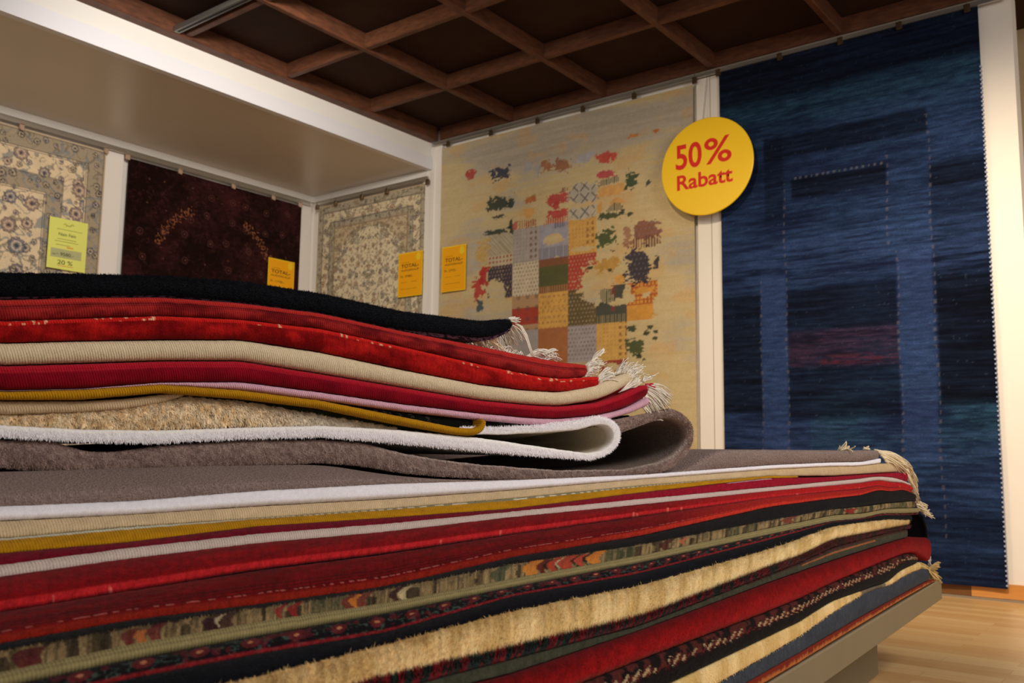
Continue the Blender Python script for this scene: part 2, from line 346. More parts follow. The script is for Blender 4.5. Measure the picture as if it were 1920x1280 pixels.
# ---- blue rug
def blue_paint(u, d, U, Z):
    H = 2.78; v = d/H
    st = fbm(U*3.5, Z*85, 3, 4)*.7+.15; st2 = fbm(U*14, Z*170, 9, 3); lo = fbm(U*1.6, Z*3.4, 21, 3)
    base = mix(lin((20, 30, 58)), lin((44, 68, 110)), sstep(0.30, 0.72, 0.45*st+0.25*st2+0.45*lo-0.06))
    teal = mix(lin((14, 34, 52)), lin((44, 84, 104)), sstep(0.3, 0.75, 0.5*st+0.5*st2))
    tz = np.maximum(np.exp(-((v-0.10)/0.05)**2), np.exp(-((v-0.73)/0.06)**2)*(u > .35))
    c = mix(base, teal, 0.65*tz*sstep(0.35, 0.6, lo+0.2*st))
    dark = mix(lin((7, 10, 20)), lin((18, 28, 48)), sstep(0.35, 0.75, st))
    def R(x0, x1, y0, y1, e=0.006):
        return sstep(x0-e, x0+e, u)*(1-sstep(x1-e, x1+e, u))*sstep(y0-e, y0+e, v)*(1-sstep(y1-e, y1+e, v))
    c = mix(c, dark, 0.85*(1-sstep(0.075, 0.10, v+0.02*(lo-0.5))))
    c = mix(c, dark, 0.75*R(0.19, 0.815, 0.165, 0.21)); c = mix(c, dark, 0.5*R(0.19, 0.27, 0.16, 0.33))
    c = mix(c, dark, 0.85*R(0.30, 0.665, 0.255, 0.295))
    c = mix(c, dark, 0.85*R(0.815, 1.01, 0.27, 0.315))
    c = mix(c, dark, 0.8*R(-0.01, 0.165, 0.475, 0.71)); c = mix(c, dark, 0.75*R(0.27, 0.685, 0.475, 0.555)); c = mix(c, dark, 0.7*R(0.27, 0.685, 0.625, 0.72))
    c = mix(c, dark, 0.92*R(0.82, 1.01, 0.475, 0.70)); c = mix(c, dark, 0.5*R(0.815, 1.01, 0.315, 0.475))
    lightb = mix(lin((38, 58, 104)), lin((62, 84, 134)), st2)
    c = mix(c, lightb, 0.5*R(0.165, 0.27, 0.44, 0.83)); c = mix(c, lightb, 0.45*R(0.69, 0.81, 0.42, 0.80))
    c = mix(c, lightb, 0.35*R(0, 1, 0.37, 0.46)*sstep(.4, .6, st)); c = mix(c, lightb, 0.4*R(0.0, 1, 0.73, 0.86)*sstep(.4, .65, st))
    maroon = mix(lin((30, 18, 26)), lin((66, 28, 34)), sstep(0.4, 0.75, st2*0.6+0.4*st))
    c = mix(c, maroon, 0.62*R(0.275, 0.685, 0.555, 0.625)); c = mix(c, lin((92, 28, 36)), 0.4*R(0.4, 0.685, 0.605, 0.622)*sstep(.4, .6, st2))
    c = mix(c, dark, 0.5*R(0.165, 1.01, 0.885, 0.935)); c = mix(c, dark, 0.35*R(0, 1.01, 0.95, 1.01))
    for xx, a, b in ((0.27, 0.26, 0.95), (0.69, 0.42, 0.93), (0.165, 0.44, 0.80), (0.815, 0.17, 0.93), (0.665, 0.24, 0.42)):
        m = (np.abs(u-xx-0.004*np.sin(v*30)) < 0.0032)*(v > a)*(v < b)*(np.sin(Z*2*np.pi/0.045) > 0.2)
        c = mix(c, lin((108, 106, 114)), 0.33*m)
    m = (np.abs(v-0.253) < 0.002)*(u > .3)*(u < .665)*(np.sin(U*2*np.pi/0.03) > 0.3); c = mix(c, lin((100, 104, 116)), 0.5*m)
    sp = vn(U*170, Z*170, 31); c = mix(c, lin((92, 110, 140)), 0.16*(sp > 0.95)); c = mix(c, lin((90, 32, 50)), 0.25*(sp < 0.01))
    return c*np.array([0.84, 0.82, 0.82])
bl0, bl1, blt, blb = -2.195, -0.83, EYE+2.215, EYE-0.575
blue = hang('blue_rug', 'large deep blue rug with darker rectangles hanging on the rear wall at the right', bl0, bl1, blb, blt, 'x', blue_paint, M_DARKFLAT, cell=0.0065)
f = MB(); k = 0
for z in np.arange(blb+0.01, blt-0.3, 0.022):
    f.box((bl1-0.004, 4.776, z), (bl1+0.006, 4.794, z+0.009), 0.0015)
o = f.build('edge_stitching', flatmat('pale_blue_stitching', (150, 158, 186), 0.8), blue); tag(o, 'row of pale overcast stitches down the right edge')

# ---- pale patchwork rug
GX = [float(onY(p, 560, 4.8)[0]) for p in (860, 916, 963, 1013, 1067, 1121, 1178, 1236)]
GZ0 = float(onY(990, 491, 4.8)[2]); GH = float(onY(990, 491, 4.8)[2]-onY(990, 555, 4.8)[2])
def pale_paint(u, d, U, Z):
    st = fbm(U*3, Z*60, 41, 3); lo = fbm(U*1.6, Z*3.4, 44, 4); fine = fbm(U*60, Z*60, 46, 2)
    beige = mix(lin((188, 170, 128)), lin((206, 186, 144)), st)
    grey = mix(lin((150, 146, 140)), lin((178, 170, 160)), st)
    edge = np.minimum(np.minimum(u, 1-u)*1.98, d+0.05)
    g = sstep(0.46, 0.66, lo*0.75+0.25*st+0.30*np.exp(-(d-0.14)**2/0.012)+0.14*sstep(0.80, 1.0, u)+0.10*np.exp(-(d-1.45)**2/.02)-0.10)
    c = mix(beige, grey, 0.8*g)
    c = mix(c, lin((204, 158, 98)), 0.35*sstep(0.55, 0.7, fbm(U*5, Z*9, 51, 3)))
    ground0 = c.copy()
    col = np.searchsorted(np.array(GX), U)-1
    rowf = (GZ0-Z)/GH; row = np.floor(rowf).astype(int); fv = rowf-row
    gx = np.array(GX+[GX[-1]+0.22]); cc = np.clip(col, 0, 7); fu = (U-gx[cc])/(gx[np.clip(cc+1, 0, 7)]-gx[cc]+1e-6)
    dx = U/0.022; dz = Z/0.022
    def dots(p, r, ph=0):
        a = (U/p+ph) % 1-0.5; b = (Z/p+0.3) % 1-0.5; return (a*a+b*b) < r*r
    def sdots(p, r):
        k = np.floor(Z/p); a = (U/p+0.5*(k % 2)) % 1-0.5; b = (Z/p) % 1-0.5; return (a*a+b*b) < r*r
    # cells: (col,row): base, kind, erosion (0 keep .. 1 gone)
    cells = {
     (1, -1): ((192, 180, 152), 'hatch', .0), (1, 0): ((50, 44, 66), 'dotl', .0),
     (2, -1): ((166, 160, 156), 'dotr', .0), (2, 0): ((206, 192, 168), 'dotd', .0), (2, 1): ((166, 52, 40), 'redhalf', .0), (2, 2): ((158, 152, 152), 'plain', .1), (2, 3): ((196, 160, 100), 'plain', .5),
     (3, -1): ((156, 156, 172), 'check', .12), (3, 0): ((76, 80, 46), 'greenstripe', .0), (3, 1): ((210, 162, 80), 'dotm', .0), (3, 2): ((162, 100, 60), 'plain', .05), (3, 3): ((166, 150, 130), 'plain', .6),
     (4, -1): ((206, 160, 86), 'dotr', .10), (4, 0): ((170, 56, 48), 'dotl', .0), (4, 1): ((90, 78, 50), 'dotl', .0), (4, 2): ((160, 152, 158), 'dotd', .0), (4, 3): ((178, 158, 128), 'plain', .6),
     (5, 1): ((54, 64, 64), 'tealred', .0), (5, 2): ((204, 162, 88), 'dotr', .08), (5, 3): ((150, 46, 40), 'plain', .5),
     (6, 1): ((206, 146, 62), 'checkred', .0),
    }
    e1 = fbm(U*24, Z*40, 61, 4); e2 = fbm(U*6, Z*9, 63, 3); er = e1*0.55+e2*0.45
    for (ci, ri), (rgb, kind, ero) in cells.items():
        m = (col == ci)*(row == ri)
        if not m.any(): continue
        b = lin(rgb)*(0.88+0.24*fbm(U*30, Z*30, ci*7+ri, 2))[..., None]
        if kind == 'hatch': b = mix(b, lin((118, 108, 92)), 0.8*(((U+Z*1.0)/0.016) % 1 < 0.4)*(fv < .68)); b = mix(b, lin((150, 62, 54)), 0.9*dots(0.030, .28)*(fv > .72))
        if kind == 'dotl': b = mix(b, lin((206, 176, 150)), 0.42*sdots(0.026, .22))
        if kind == 'dotd': b = mix(b, lin((70, 60, 62)), 0.6*sdots(0.026, .24))
        if kind == 'dotm': b = mix(b, lin((150, 72, 60)), 0.5*sdots(0.034, .20)); b = mix(b, lin((90, 84, 96)), 0.5*dots(0.042, .15, .3))
        if kind == 'dotr': b = mix(b, lin((128, 60, 52)), 0.4*dots(0.026, .18)*1.0); b = mix(b, lin((104, 42, 44)), 0.7*dots(0.040, .27)*(fu > .66))
        if kind == 'check': b = mix(b, lin((80, 82, 100)), 0.8*((U/0.014) % 1 < .45)*(fv > .68))
        if kind == 'stripe': b = mix(b, lin((84, 66, 60)), 0.5*((U/0.016) % 1 < .4)*(fv > .45))
        if kind == 'cross':
            a = (U/0.085) % 1-0.5; z = (Z/0.085) % 1-0.5; b = mix(b, lin((64, 74, 84)), 0.85*((np.abs(np.abs(a)-np.abs(z)) < 0.06)*(np.abs(a) < .4)))
        if kind == 'greenstripe': b = mix(b, lin((128, 74, 54)), 0.9*((fv < .22) | (fv > .8))); b = mix(b, lin((180, 150, 100)), 0.6*((fv > .8)*((U/0.018) % 1 < .4)))
        if kind == 'redhalf': b = mix(b, lin((176, 140, 106)), 1.0*((fv < .34) | (fv > .82))); b = mix(b, lin((70, 64, 64)), 0.5*dots(0.075, .22))
        if kind == 'tealred': b = mix(b, lin((120, 40, 50)), 0.7*(np.abs(fu-.55) < .06)*(fv < .7)); b = mix(b, lin((160, 140, 104)), 0.7*(fv > .78)*((U/0.016) % 1 < .4))
        if kind == 'checkred': b = mix(b, lin((160, 52, 40)), 0.8*(((U/0.026) % 1 < .4) | ((Z/0.026) % 1 < .4))*(fv < .6))
        thr = 0.22+0.50*ero
        dgx = np.minimum(fu, 1-fu) if ci in (0, 6) else 1
        keep = (er > thr) if ero > 0.03 else np.ones_like(er, bool)
        c = mix(c, b, (m & keep)*0.92)
    # small separate flecks
    rag = 0.5*fbm(U*55, Z*95, 91, 3)+0.5*fbm(U*18, Z*26, 92, 3)
    def patch(x0, y0, x1, y1, rgb, amp=.55, pat=None, a=.92, q=4):
        nonlocal c
        xs_ = [844+v/3.248 for v in (x0, x1)]; ys_ = [225+v/3.248 for v in (y0, y1)]; xc = sum(xs_)/2; yc = sum(ys_)/2
        X0 = float(onY(xs_[0], yc, 4.8)[0]); X1 = float(onY(xs_[1], yc, 4.8)[0]); Z0 = float(onY(xc, ys_[1], 4.8)[2]); Z1 = float(onY(xc, ys_[0], 4.8)[2])
        dx_ = np.abs(U-(X0+X1)/2)/((X1-X0)/2); dz_ = np.abs(Z-(Z0+Z1)/2)/((Z1-Z0)/2)
        d_ = (dx_**q+dz_**q)**(1/q); m = (d_+amp*5.5*(rag-0.5)) < 0.98
        b = ground if rgb is None else lin(rgb)*(0.85+0.3*fbm(U*40, Z*40, 7, 2))[..., None]
        if pat == 's': m = m & (((U/0.018) % 1) < .6)
        if pat == 'k': b = mix(b, lin((196, 180, 140)), 0.8*(((U/0.014) % 1) < .42))
        if pat == 'd': b = mix(b, lin((120, 116, 140)), 0.5*sdots(0.030, .2))
        if pat == 'x':
            aa = (U/0.085+.2) % 1-0.5; zz = (Z/0.085) % 1-0.5; b = mix(b, lin((56, 68, 78)), 0.85*((np.abs(np.abs(aa)-np.abs(zz)) < 0.07)*(np.abs(aa) < .4)))
        c = mix(c, b, m*a)
    ground = ground0
    E_ = lambda *q_: patch(*q_, None, .35, None, 1.0, 2)
    E_(790, 880, 1010, 1090); E_(900, 760, 1110, 860); E_(820, 1040, 1000, 1110); E_(980, 1090, 1100, 1130)
    E_(225, 960, 345, 1130); E_(880, 1000, 930, 1130); E_(1060, 1000, 1110, 1100); E_(1060, 1060, 1130, 1110); E_(1235, 1080, 1320, 1190); E_(1230, 1180, 1330, 1300); E_(1180, 1030, 1230, 1085); E_(580, 700, 690, 760); E_(720, 775, 900, 800)
    G_ = (46, 62, 56)
    for q_ in ((248, 470, 345, 545), (362, 470, 396, 540), (248, 585, 330, 606), (370, 600, 392, 690), (245, 666, 365, 692)): patch(*q_, G_, .6)
    patch(470, 460, 525, 505, (176, 104, 60), .6); patch(462, 540, 516, 612, (208, 160, 92), .4); patch(430, 606, 520, 662, (160, 84, 60), .4, 's'); patch(392, 625, 418, 665, (176, 96, 84), .4)
    patch(610, 455, 726, 520, (178, 66, 66), .6); patch(640, 500, 680, 560, (178, 66, 66), .5); patch(590, 550, 726, 600, (182, 68, 68), .45); patch(570, 590, 726, 632, (178, 74, 74), .35, 's'); patch(684, 412, 726, 442, (120, 46, 50), .2, 's'); patch(640, 628, 726, 655, (110, 110, 128), .3, 's')
    patch(738, 385, 912, 500, (176, 170, 160), .35, 'x'); patch(728, 530, 905, 606, (182, 174, 160), .25, 'x'); patch(728, 606, 905, 642, (208, 160, 88), .3, 's', .8)
    patch(915, 310, 1018, 356, (184, 74, 84), .4); patch(912, 358, 1032, 398, (96, 92, 80), .3, 'k'); patch(908, 396, 1072, 460, (206, 156, 92), .35); patch(902, 508, 934, 565, (200, 152, 88), .3); patch(975, 480, 1072, 522, (200, 152, 92), .4); patch(955, 512, 1066, 556, (92, 84, 66), .35, 'k'); patch(902, 568, 1062, 606, (60, 72, 50), .45)
    patch(106, 312, 160, 366, (170, 64, 60), .5); patch(268, 290, 352, 352, (54, 58, 82), .7); patch(465, 255, 505, 318, (162, 162, 174), .5, None, .7); patch(528, 275, 562, 335, (160, 162, 172), .5, None, .7)
    patch(562, 255, 628, 326, (160, 106, 76), .7); patch(652, 248, 728, 312, (150, 100, 74), .65); patch(768, 200, 868, 268, (164, 166, 178), .5, None, .8)
    patch(904, 208, 972, 262, (186, 74, 64), .6); patch(988, 205, 1042, 248, (186, 74, 64), .7); patch(1094, 84, 1162, 114, (188, 118, 50), .5); patch(1244, 55, 1282, 84, (184, 100, 44), .4); patch(1080, 325, 1138, 420, (48, 74, 56), .6); patch(1200, 370, 1228, 400, (60, 70, 66), .7)
    patch(1128, 620, 1282, 722, (132, 86, 72), .3, 'd'); patch(1100, 716, 1282, 782, (110, 76, 68), .4, 's'); patch(1072, 650, 1120, 760, (150, 104, 84), .8, None, .8)
    patch(902, 675, 1004, 768, (62, 80, 50), .5); patch(900, 845, 1034, 925, (184, 142, 72), .4); patch(1010, 950, 1060, 1000, (206, 152, 80), .7)
    patch(1086, 782, 1225, 1010, (38, 38, 60), .35, 'd'); patch(1248, 825, 1282, 925, (46, 46, 66), .7); patch(1128, 1012, 1256, 1050, (206, 150, 74), .6)
    patch(182, 760, 236, 905, (192, 156, 84), .7, None, .8); patch(188, 900, 236, 1010, (172, 54, 50), .5); patch(156, 955, 212, 1095, (174, 58, 54), .8); patch(172, 1095, 210, 1165, (62, 82, 92), .5)
    patch(925, 1035, 1000, 1100, (64, 72, 62), .4, 'k'); patch(1085, 1332, 1182, 1425, (62, 76, 50), .4); patch(1085, 1255, 1134, 1288, (52, 66, 50), .4)
    for q_ in ((1230, 1262), (1206, 1300), (1262, 1290), (1250, 1330), (1194, 1310), (980, 920), (1000, 800), (1060, 560), (1110, 575), (860, 905), (1160, 1440), (1190, 1460)): patch(q_[0]-14, q_[1]-10, q_[0]+14, q_[1]+10, (56, 62, 50), .7)
    return c*1.0*(0.94+0.12*fine)[..., None]
pr0, pr1, prt = -4.345, -2.365, EYE+2.185
pale = hang('pale_patchwork_rug', 'pale beige rug with a worn patchwork of coloured squares on the rear wall', pr0, pr1, 0.03, prt, 'x', pale_paint, M_FLAT, cell=0.0062)

# ---- floral rugs
def floral(u, d, U, Z, W, seed, ground, borderg, ink, med, density=1.0, medallion=False, mirror=False):
    x = U-U.min(); x = np.where(x > W/2, W-x, x) if mirror else (W-x)
    e = np.minimum(x, d)                                      # distance from the rug edge
    field = e > 0.36*W/1.9
    c = np.broadcast_to(lin(ground), U.shape+(3,)).copy()
    c = c*(0.92+0.16*fbm(x*25, d*25, seed, 2))[..., None]
    k = W/1.9
    def ring(a, b, g):
        nonlocal c
        m = (e > a*k)*(e < b*k); c = mix(c, lin(g), m*0.8)
    ring(0, .10, borderg); ring(.235, .315, borderg)
    # vines
    vx = x+0.02*np.sin(d*40)+0.01*np.sin(d*90); vz = d+0.02*np.sin(x*37)
    n1 = fbm(vx*11, vz*11, seed+3, 2); c = mix(c, lin(ink[2]), 0.75*(np.abs(n1-0.5) < 0.035))
    n2 = fbm(vx*17, vz*17, seed+5, 2); c = mix(c, lin(ink[1]), 0.65*(np.abs(n2-0.5) < 0.028))
    rr = np.random.default_rng(seed)
    def flowers(cell, rmax, mask, pal, sd):
        nonlocal c
        gx = np.floor(x/cell); gz = np.floor(d/cell)
        for ox in (-1, 0, 1):
            for oz in (-1, 0, 1):
                hx = gx+ox; hz = gz+oz
                jx = (_hash(hx, hz, sd)*0.8+0.1); jz = (_hash(hx, hz, sd+1)*0.8+0.1); rs = 0.5+0.5*_hash(hx, hz, sd+2)
                px = (hx+jx)*cell; pz = (hz+jz)*cell; dx = x-px; dz = d-pz; r = np.hypot(dx, dz); a = np.arctan2(dz, dx)
                R = rmax*rs*(1+0.09*np.cos(9*a+hx)); ty = _hash(hx, hz, sd+3)
                m = (r < R)*mask
                for i, p in enumerate(pal):
                    mm = m*(ty >= i/len(pal))*(ty < (i+1)/len(pal)+1e-6); c = mix(c, lin(p), 0.85*mm)
                c = mix(c, lin(ground), 0.7*m*(np.abs(r-R*0.55) < R*0.10)); c = mix(c, lin(ink[0]), 0.85*m*(r < R*0.24)); c = mix(c, lin(ink[0]), 0.7*(r < R*1.08)*(r > R*.93)*mask)
    inner = (e > .335*k)
    mid = (e > .11*k)*(e < .225*k)
    flowers(0.17*k/density, 0.052*k/density, (e > .335*k), med, seed+11)
    flowers(0.085*k/density, 0.020*k/density, (e > .11*k), [ink[1], med[0], ink[2]], seed+23)
    flowers(0.12*k, 0.038*k, mid, med, seed+31)
    flowers(0.075*k, 0.022*k, (e < .10*k)*(e > .015*k), [ink[0], ink[1], med[0]], seed+37); flowers(0.075*k, 0.022*k, (e > .235*k)*(e < .315*k), [ink[1], ink[0], med[1]], seed+41)
    for b in (.012, .10, .108, .228, .235, .315, .325):
        c = mix(c, lin(ink[0]), 0.6*(np.abs(e-b*k) < 0.003))
    c = mix(c, lin((206, 182, 146)), 0.8*(e < 0.008))
    return c
G1 = (228, 206, 170)
def paint_f1(u, d, U, Z): return floral(u, d, U, Z, 2.2, 5, G1, (150, 138, 118), [(66, 62, 72), (112, 104, 92), (132, 138, 140)], [(112, 104, 114), (108, 112, 126), (150, 124, 118)], density=1.2)
hang('floral_rug', 'large cream floral rug with grey blossoms on the left wall at the picture edge', 0.83, 3.03, 0.25, EYE+1.952, 'y', paint_f1, M_FLAT, cell=0.006)
def paint_f3(u, d, U, Z):
    W = 1.19; c = floral(u, d, U, Z, W, 9, (224, 208, 174), (164, 154, 136), [(72, 68, 66), (124, 104, 78), (150, 146, 132)], [(134, 118, 96), (112, 106, 104), (166, 128, 100)], density=1.5, mirror=True)
    x = U-U.min(); r = np.hypot((x-W/2)/0.40, (d-0.62)/0.40)
    out = (r > 1.0)*(np.minimum(np.minimum(x, W-x), d) > 0.19)
    c = mix(c, lin((168, 140, 104)), 0.45*out)
    m = np.abs(r-1.0) < 0.05; c = mix(c, lin((116, 100, 82)), 0.5*m*(vn(U*60, Z*60, 3) > .4))
    return c
hang('floral_rug', 'small cream floral medallion rug hanging in the niche corner', -5.665, -4.505, 0.35, EYE+1.955, 'x', paint_f3, M_FLAT, cell=0.0055)
def paint_f2(u, d, U, Z):
    lo = fbm(U*4, Z*4, 71, 4); fi = fbm(U*40, Z*40, 73, 3)
    c = mix(lin((26, 11, 9)), lin((58, 26, 26)), sstep(0.35, 0.75, lo*0.7+fi*0.3))
    n1 = fbm(U*14, Z*14, 75, 3); c = mix(c, lin((82, 44, 40)), 0.35*(np.abs(n1-.5) < .012))
    x = U-U.min(); r = np.hypot(x-0.715, d-0.72)
    for a0, rr0 in ((1, .80), (-1, .80)):
        th = np.arctan2(0.72-d, x-0.715)
        w = 0.018*np.sin(th*34)+0.014*np.sin(th*83+1)
        band = (np.abs(r-0.51-w) < 0.0042) | (np.abs(r-0.51+w*1.2) < 0.0032)
        m = band*(((th > 2.0)*(th < 2.78)) | ((th > 0.42)*(th < 1.13)))
        c = mix(c, lin((150, 92, 60)), 0.75*m)
    sp = vn(U*90, Z*90, 81); c = mix(c, lin((132, 78, 54)), 0.5*(sp > 0.965)*(lo > .5)); c = mix(c, lin((120, 70, 84)), 0.25*(sp < 0.01))
    gx = np.floor(U/0.17); gz = np.floor(Z/0.17); px = (gx+.3+.4*_hash(gx, gz, 4))*0.17; pz = (gz+.3+.4*_hash(gx, gz, 5))*0.17
    q = np.hypot(U-px, Z-pz); c = mix(c, lin((108, 66, 62)), 0.35*(np.abs(q-0.022) < 0.004)*(_hash(gx, gz, 6) > .5))
    c = mix(c, lin((150, 100, 84)), 0.4*(q < 0.006))
    return c
hang('burgundy_rug', 'dark burgundy rug with faint gold tendrils hanging on the left wall', 3.195, 4.665, 0.3, EYE+1.952, 'y', paint_f2, M_DARKFLAT, cell=0.006)

# ================================================================= TEXT, SIGN, TAGS
def text_mesh(txt, width, height, bold=0.0, mat=None, name='lettering', depth=0.0006):
    cu = bpy.data.curves.new('t', 'FONT'); cu.body = txt; cu.size = 1; cu.offset = bold; cu.extrude = 0.0
    o = bpy.data.objects.new('t', cu); C.objects.link(o); me = bpy.data.meshes.new_from_object(o); bpy.data.objects.remove(o)
    n = len(me.vertices); v = np.zeros(n*3); me.vertices.foreach_get('co', v); v = v.reshape(-1, 3)
    mn, mx = v.min(0), v.max(0); v[:, 0] = (v[:, 0]-mn[0])/(mx[0]-mn[0])*width; v[:, 1] = (v[:, 1]-mn[1])/(mx[1]-mn[1])*height; v[:, 2] = 0
    me.vertices.foreach_set('co', v.ravel()); me.update(); me.name = name
    if mat: me.materials.append(mat)
    return me
def place_text(par, txt, x, y, w, h, mat, bold=0.0, name='lettering', z=0.0006):
    o = bpy.data.objects.new(name, text_mesh(txt, w, h, bold, mat, name)); C.objects.link(o); o.parent = par; o.location = (x, y, z); return o
def rect(par, x0, y0, x1, y1, mat, name, z=0.0005, th=0.0004):
    f = MB(); f.box((x0, y0, z-th), (x1, y1, z)); return f.build(name, mat, par)
M_SIGN = flatmat('yellow_sign_board', (250, 205, 30), 0.35, 0.45)
M_SRED = flatmat('red_sign_print', (218, 42, 30), 0.4, 0.3)
sc = onY(1323.5, 311, 4.70); SR = 0.284
def wallface(name, x, y, z): o = empty(name, (x, y, z)); o.rotation_euler = (math.pi/2, 0, 0); return o
sg = wallface('round_sign', float(sc[0]), 4.70, float(sc[2])); tag(sg, 'round yellow 50 percent discount sign hanging in front of the rear wall', 'sign')
f = MB(); n = 96
prof = [(SR-0.004, 0.0), (SR, -0.003), (SR, -0.009), (SR-0.004, -0.012)]
vs = [(r*math.cos(2*math.pi*k/n), r*math.sin(2*math.pi*k/n), z) for r, z in prof for k in range(n)]
fs = [tuple(range(n)), tuple(3*n+k for k in range(n-1, -1, -1))]+[(j*n+k, (j+1)*n+k, (j+1)*n+(k+1) % n, j*n+(k+1) % n) for j in range(3) for k in range(n)]
f.add(vs, fs); f.build('sign_board', M_SIGN, sg)
place_text(sg, '50', -0.190, 0.005, 0.165, 0.150, M_SRED, 0.022)
place_text(sg, '%', -0.008, 0.005, 0.165, 0.152, M_SRED, 0.014)
place_text(sg, 'Rabatt', -0.183, -0.118, 0.345, 0.090, M_SRED, 0.022)
f = MB(); zt = ZRL-0.02-float(sc[2])
f.tube([(-0.012, SR-0.005, -0.006), (-0.012, zt, -0.07)], 0.0012, 5); f.tube([(-0.019, SR-0.006, -0.006), (-0.019, zt, -0.07)], 0.0012, 5)
f.build('hanging_thread', flatmat('grey_thread', (120, 112, 100), 0.7), sg)
M_ORANGE = flatmat('orange_tag_paper', (246, 172, 22), 0.6, 0.2); M_YEL = flatmat('yellow_tag_border', (244, 204, 44), 0.6, 0.2)
M_INK = flatmat('dark_print', (92, 66, 30), 0.6, 0.2); M_GREENP = flatmat('lime_tag_paper', (232, 234, 120), 0.6, 0.2)
M_GBAND = flatmat('grey_green_band', (186, 186, 134), 0.6, 0.2); M_GINK = flatmat('green_dark_print', (96, 100, 60), 0.6, 0.2); M_ORINK = flatmat('orange_print', (232, 150, 60), 0.6)
def price_tag(label, loc, rot, w, h, price, roll=0):
    t = empty('price_tag', loc); t.rotation_euler = rot; tag(t, label, 'price tag')
    rect(t, 0, 0, w, h, M_YEL, 'card', 0.0, 0.0012); rect(t, 0.006, 0.006, w-0.006, h-0.008, M_ORANGE, 'orange_panel', 0.0004)
    f = MB(); nn = 20; cx, cy, r = w*0.83, h*0.88, 0.024
    f.add([(cx+r*math.cos(2*math.pi*k/nn), cy+r*math.sin(2*math.pi*k/nn)*1.2, 0.0008) for k in range(nn)], [tuple(range(nn))]); f.build('sun_spot', M_YEL, t)
    place_text(t, 'TOTAL-', 0.030, h*0.655, w*0.72, h*0.085, M_INK, 0.02); place_text(t, 'AUSVERKAUF', 0.028, h*0.575, w*0.74, h*0.045, M_INK, 0.01)
    place_text(t, 'Fr. '+price, 0.026, h*0.435, w*0.52, h*0.052, M_INK, 0.01)
    rect(t, 0.03, h*0.775, w*0.45, h*0.781, M_INK, 'fine_print'); rect(t, 0.03, h*0.32, w*0.40, h*0.326, M_INK, 'fine_print'); rect(t, w*0.55, h*0.325, w*0.78, h*0.331, M_INK, 'fine_print'); rect(t, 0.03, h*0.17, w*0.78, h*0.176, M_INK, 'fine_print')
    return t
H = math.pi/2
def rearloc(px, py, Y=4.765): p = onY(px, py, Y); return (float(p[0]), Y, float(p[2]))
price_tag('orange and yellow price tag on the small floral rug in the niche corner', rearloc(745.5, 558), (H, 0, 0), 0.240, 0.325, '3980.-')
price_tag('orange and yellow price tag on the left edge of the pale patchwork rug', rearloc(827.5, 548.5), (H, 0, 0), 0.222, 0.322, '2975.-')
p = onX(500, 565, XW+0.04); price_tag('orange and yellow price tag on the burgundy rug, half hidden by the rug bundle', (XW+0.04, float(p[1]), float(onX(505, 482, XW+.04)[2])-0.325), (H, 0, H), 0.250, 0.325, '11930.-')
w0, h0 = 0.245, 0.322; p = onX(86.5, 500, XW+0.04)
t = empty('price_tag', (XW+0.04, float(p[1]), float(p[2]))); t.rotation_euler = (H, 0, H); tag(t, 'lime green price tag with 20 percent on the large floral rug at the left', 'price tag')
rect(t, 0, 0, w0, h0, M_GREENP, 'card', 0, 0.0012)
place_text(t, 'Nain Fein', 0.062, 0.212, 0.110, 0.020, M_GINK, 0.012); rect(t, 0.020, 0.072, 0.215, 0.128, M_GBAND, 'grey_band', 0.0004)
place_text(t, 'statt Fr.', 0.030, 0.086, 0.042, 0.014, M_GINK, 0.0, z=.001); place_text(t, '9580.-', 0.080, 0.085, 0.085, 0.022, M_GINK, 0.02, z=.001); place_text(t, '20 %', 0.066, 0.030, 0.096, 0.028, M_GINK, 0.008)
for (a, b, ww) in ((0.05, 0.252, 0.16), (0.055, 0.190, 0.12), (0.04, 0.175, 0.15), (0.05, 0.152, 0.09)): rect(t, a, b, a+ww, b+0.0022, M_GINK, 'fine_print')
rect(t, 0.118, 0.138, 0.160, 0.146, M_ORINK, 'orange_mark'); rect(t, 0.066, 0.020, 0.168, 0.024, M_ORINK, 'underline')
f = MB()
for (a, b, ww, hh) in ((0.088, 0.284, 0.020, 0.008), (0.104, 0.276, 0.022, 0.008), (0.124, 0.278, 0.014, 0.007), (0.134, 0.286, 0.020, 0.009)):
    f.tube([(a, b, 0.0008), (a+ww*.5, b+hh, 0.0008), (a+ww, b, 0.0008)], 0.0016, 5)
f.build('emblem', M_GINK, t)

# ================================================================= THE TABLE UNDER THE PILE
TH = math.radians(-3.9)
UD = np.array([math.sin(TH), math.cos(TH), 0]); ND = np.array([UD[1], -UD[0], 0])      # along the front, outward
r0 = ray(1765, 1085); C0 = CAM + r0*(2.9/(r0@CZ)); ZT = float(C0[2])
def tbl(s, o_, z): return C0 + UD*s - ND*o_ + np.array([0, 0, z-ZT])                   # s along, o_ inward
tb = empty('display_table', (float((C0-UD*1.2-ND*.6)[0]), float((C0-UD*1.2-ND*.6)[1]), 0)); tag(tb, 'low grey taupe display table with a thick top carrying the rug pile', 'table')
def prism(s0, s1, o0, o1, z0, z1, name, mat, par, bev=0.003):
    f = MB(); f.box((s0, o0, z0), (s1, o1, z1), bev)
    f.v = [tuple(C0[i]+UD[i]*v[0]-ND[i]*v[1] if i < 2 else v[2] for i in range(3)) for v in f.v]
    f.f = [q[::-1] for q in f.f]
    o = f.build(name, mat, par); o.matrix_parent_inverse = Matrix.Translation(-Vector(par.location)); return o
prism(-3.0, 0, 0, 1.3, ZT-0.062, ZT, 'table_top', M_TABLE, tb)
prism(-2.8, -0.24, 0.145, 1.15, 0.0, ZT-0.062, 'plinth', flatmat('darker_taupe_plinth', (112, 102, 82), 0.5, 0.3, noise=0.03), tb)

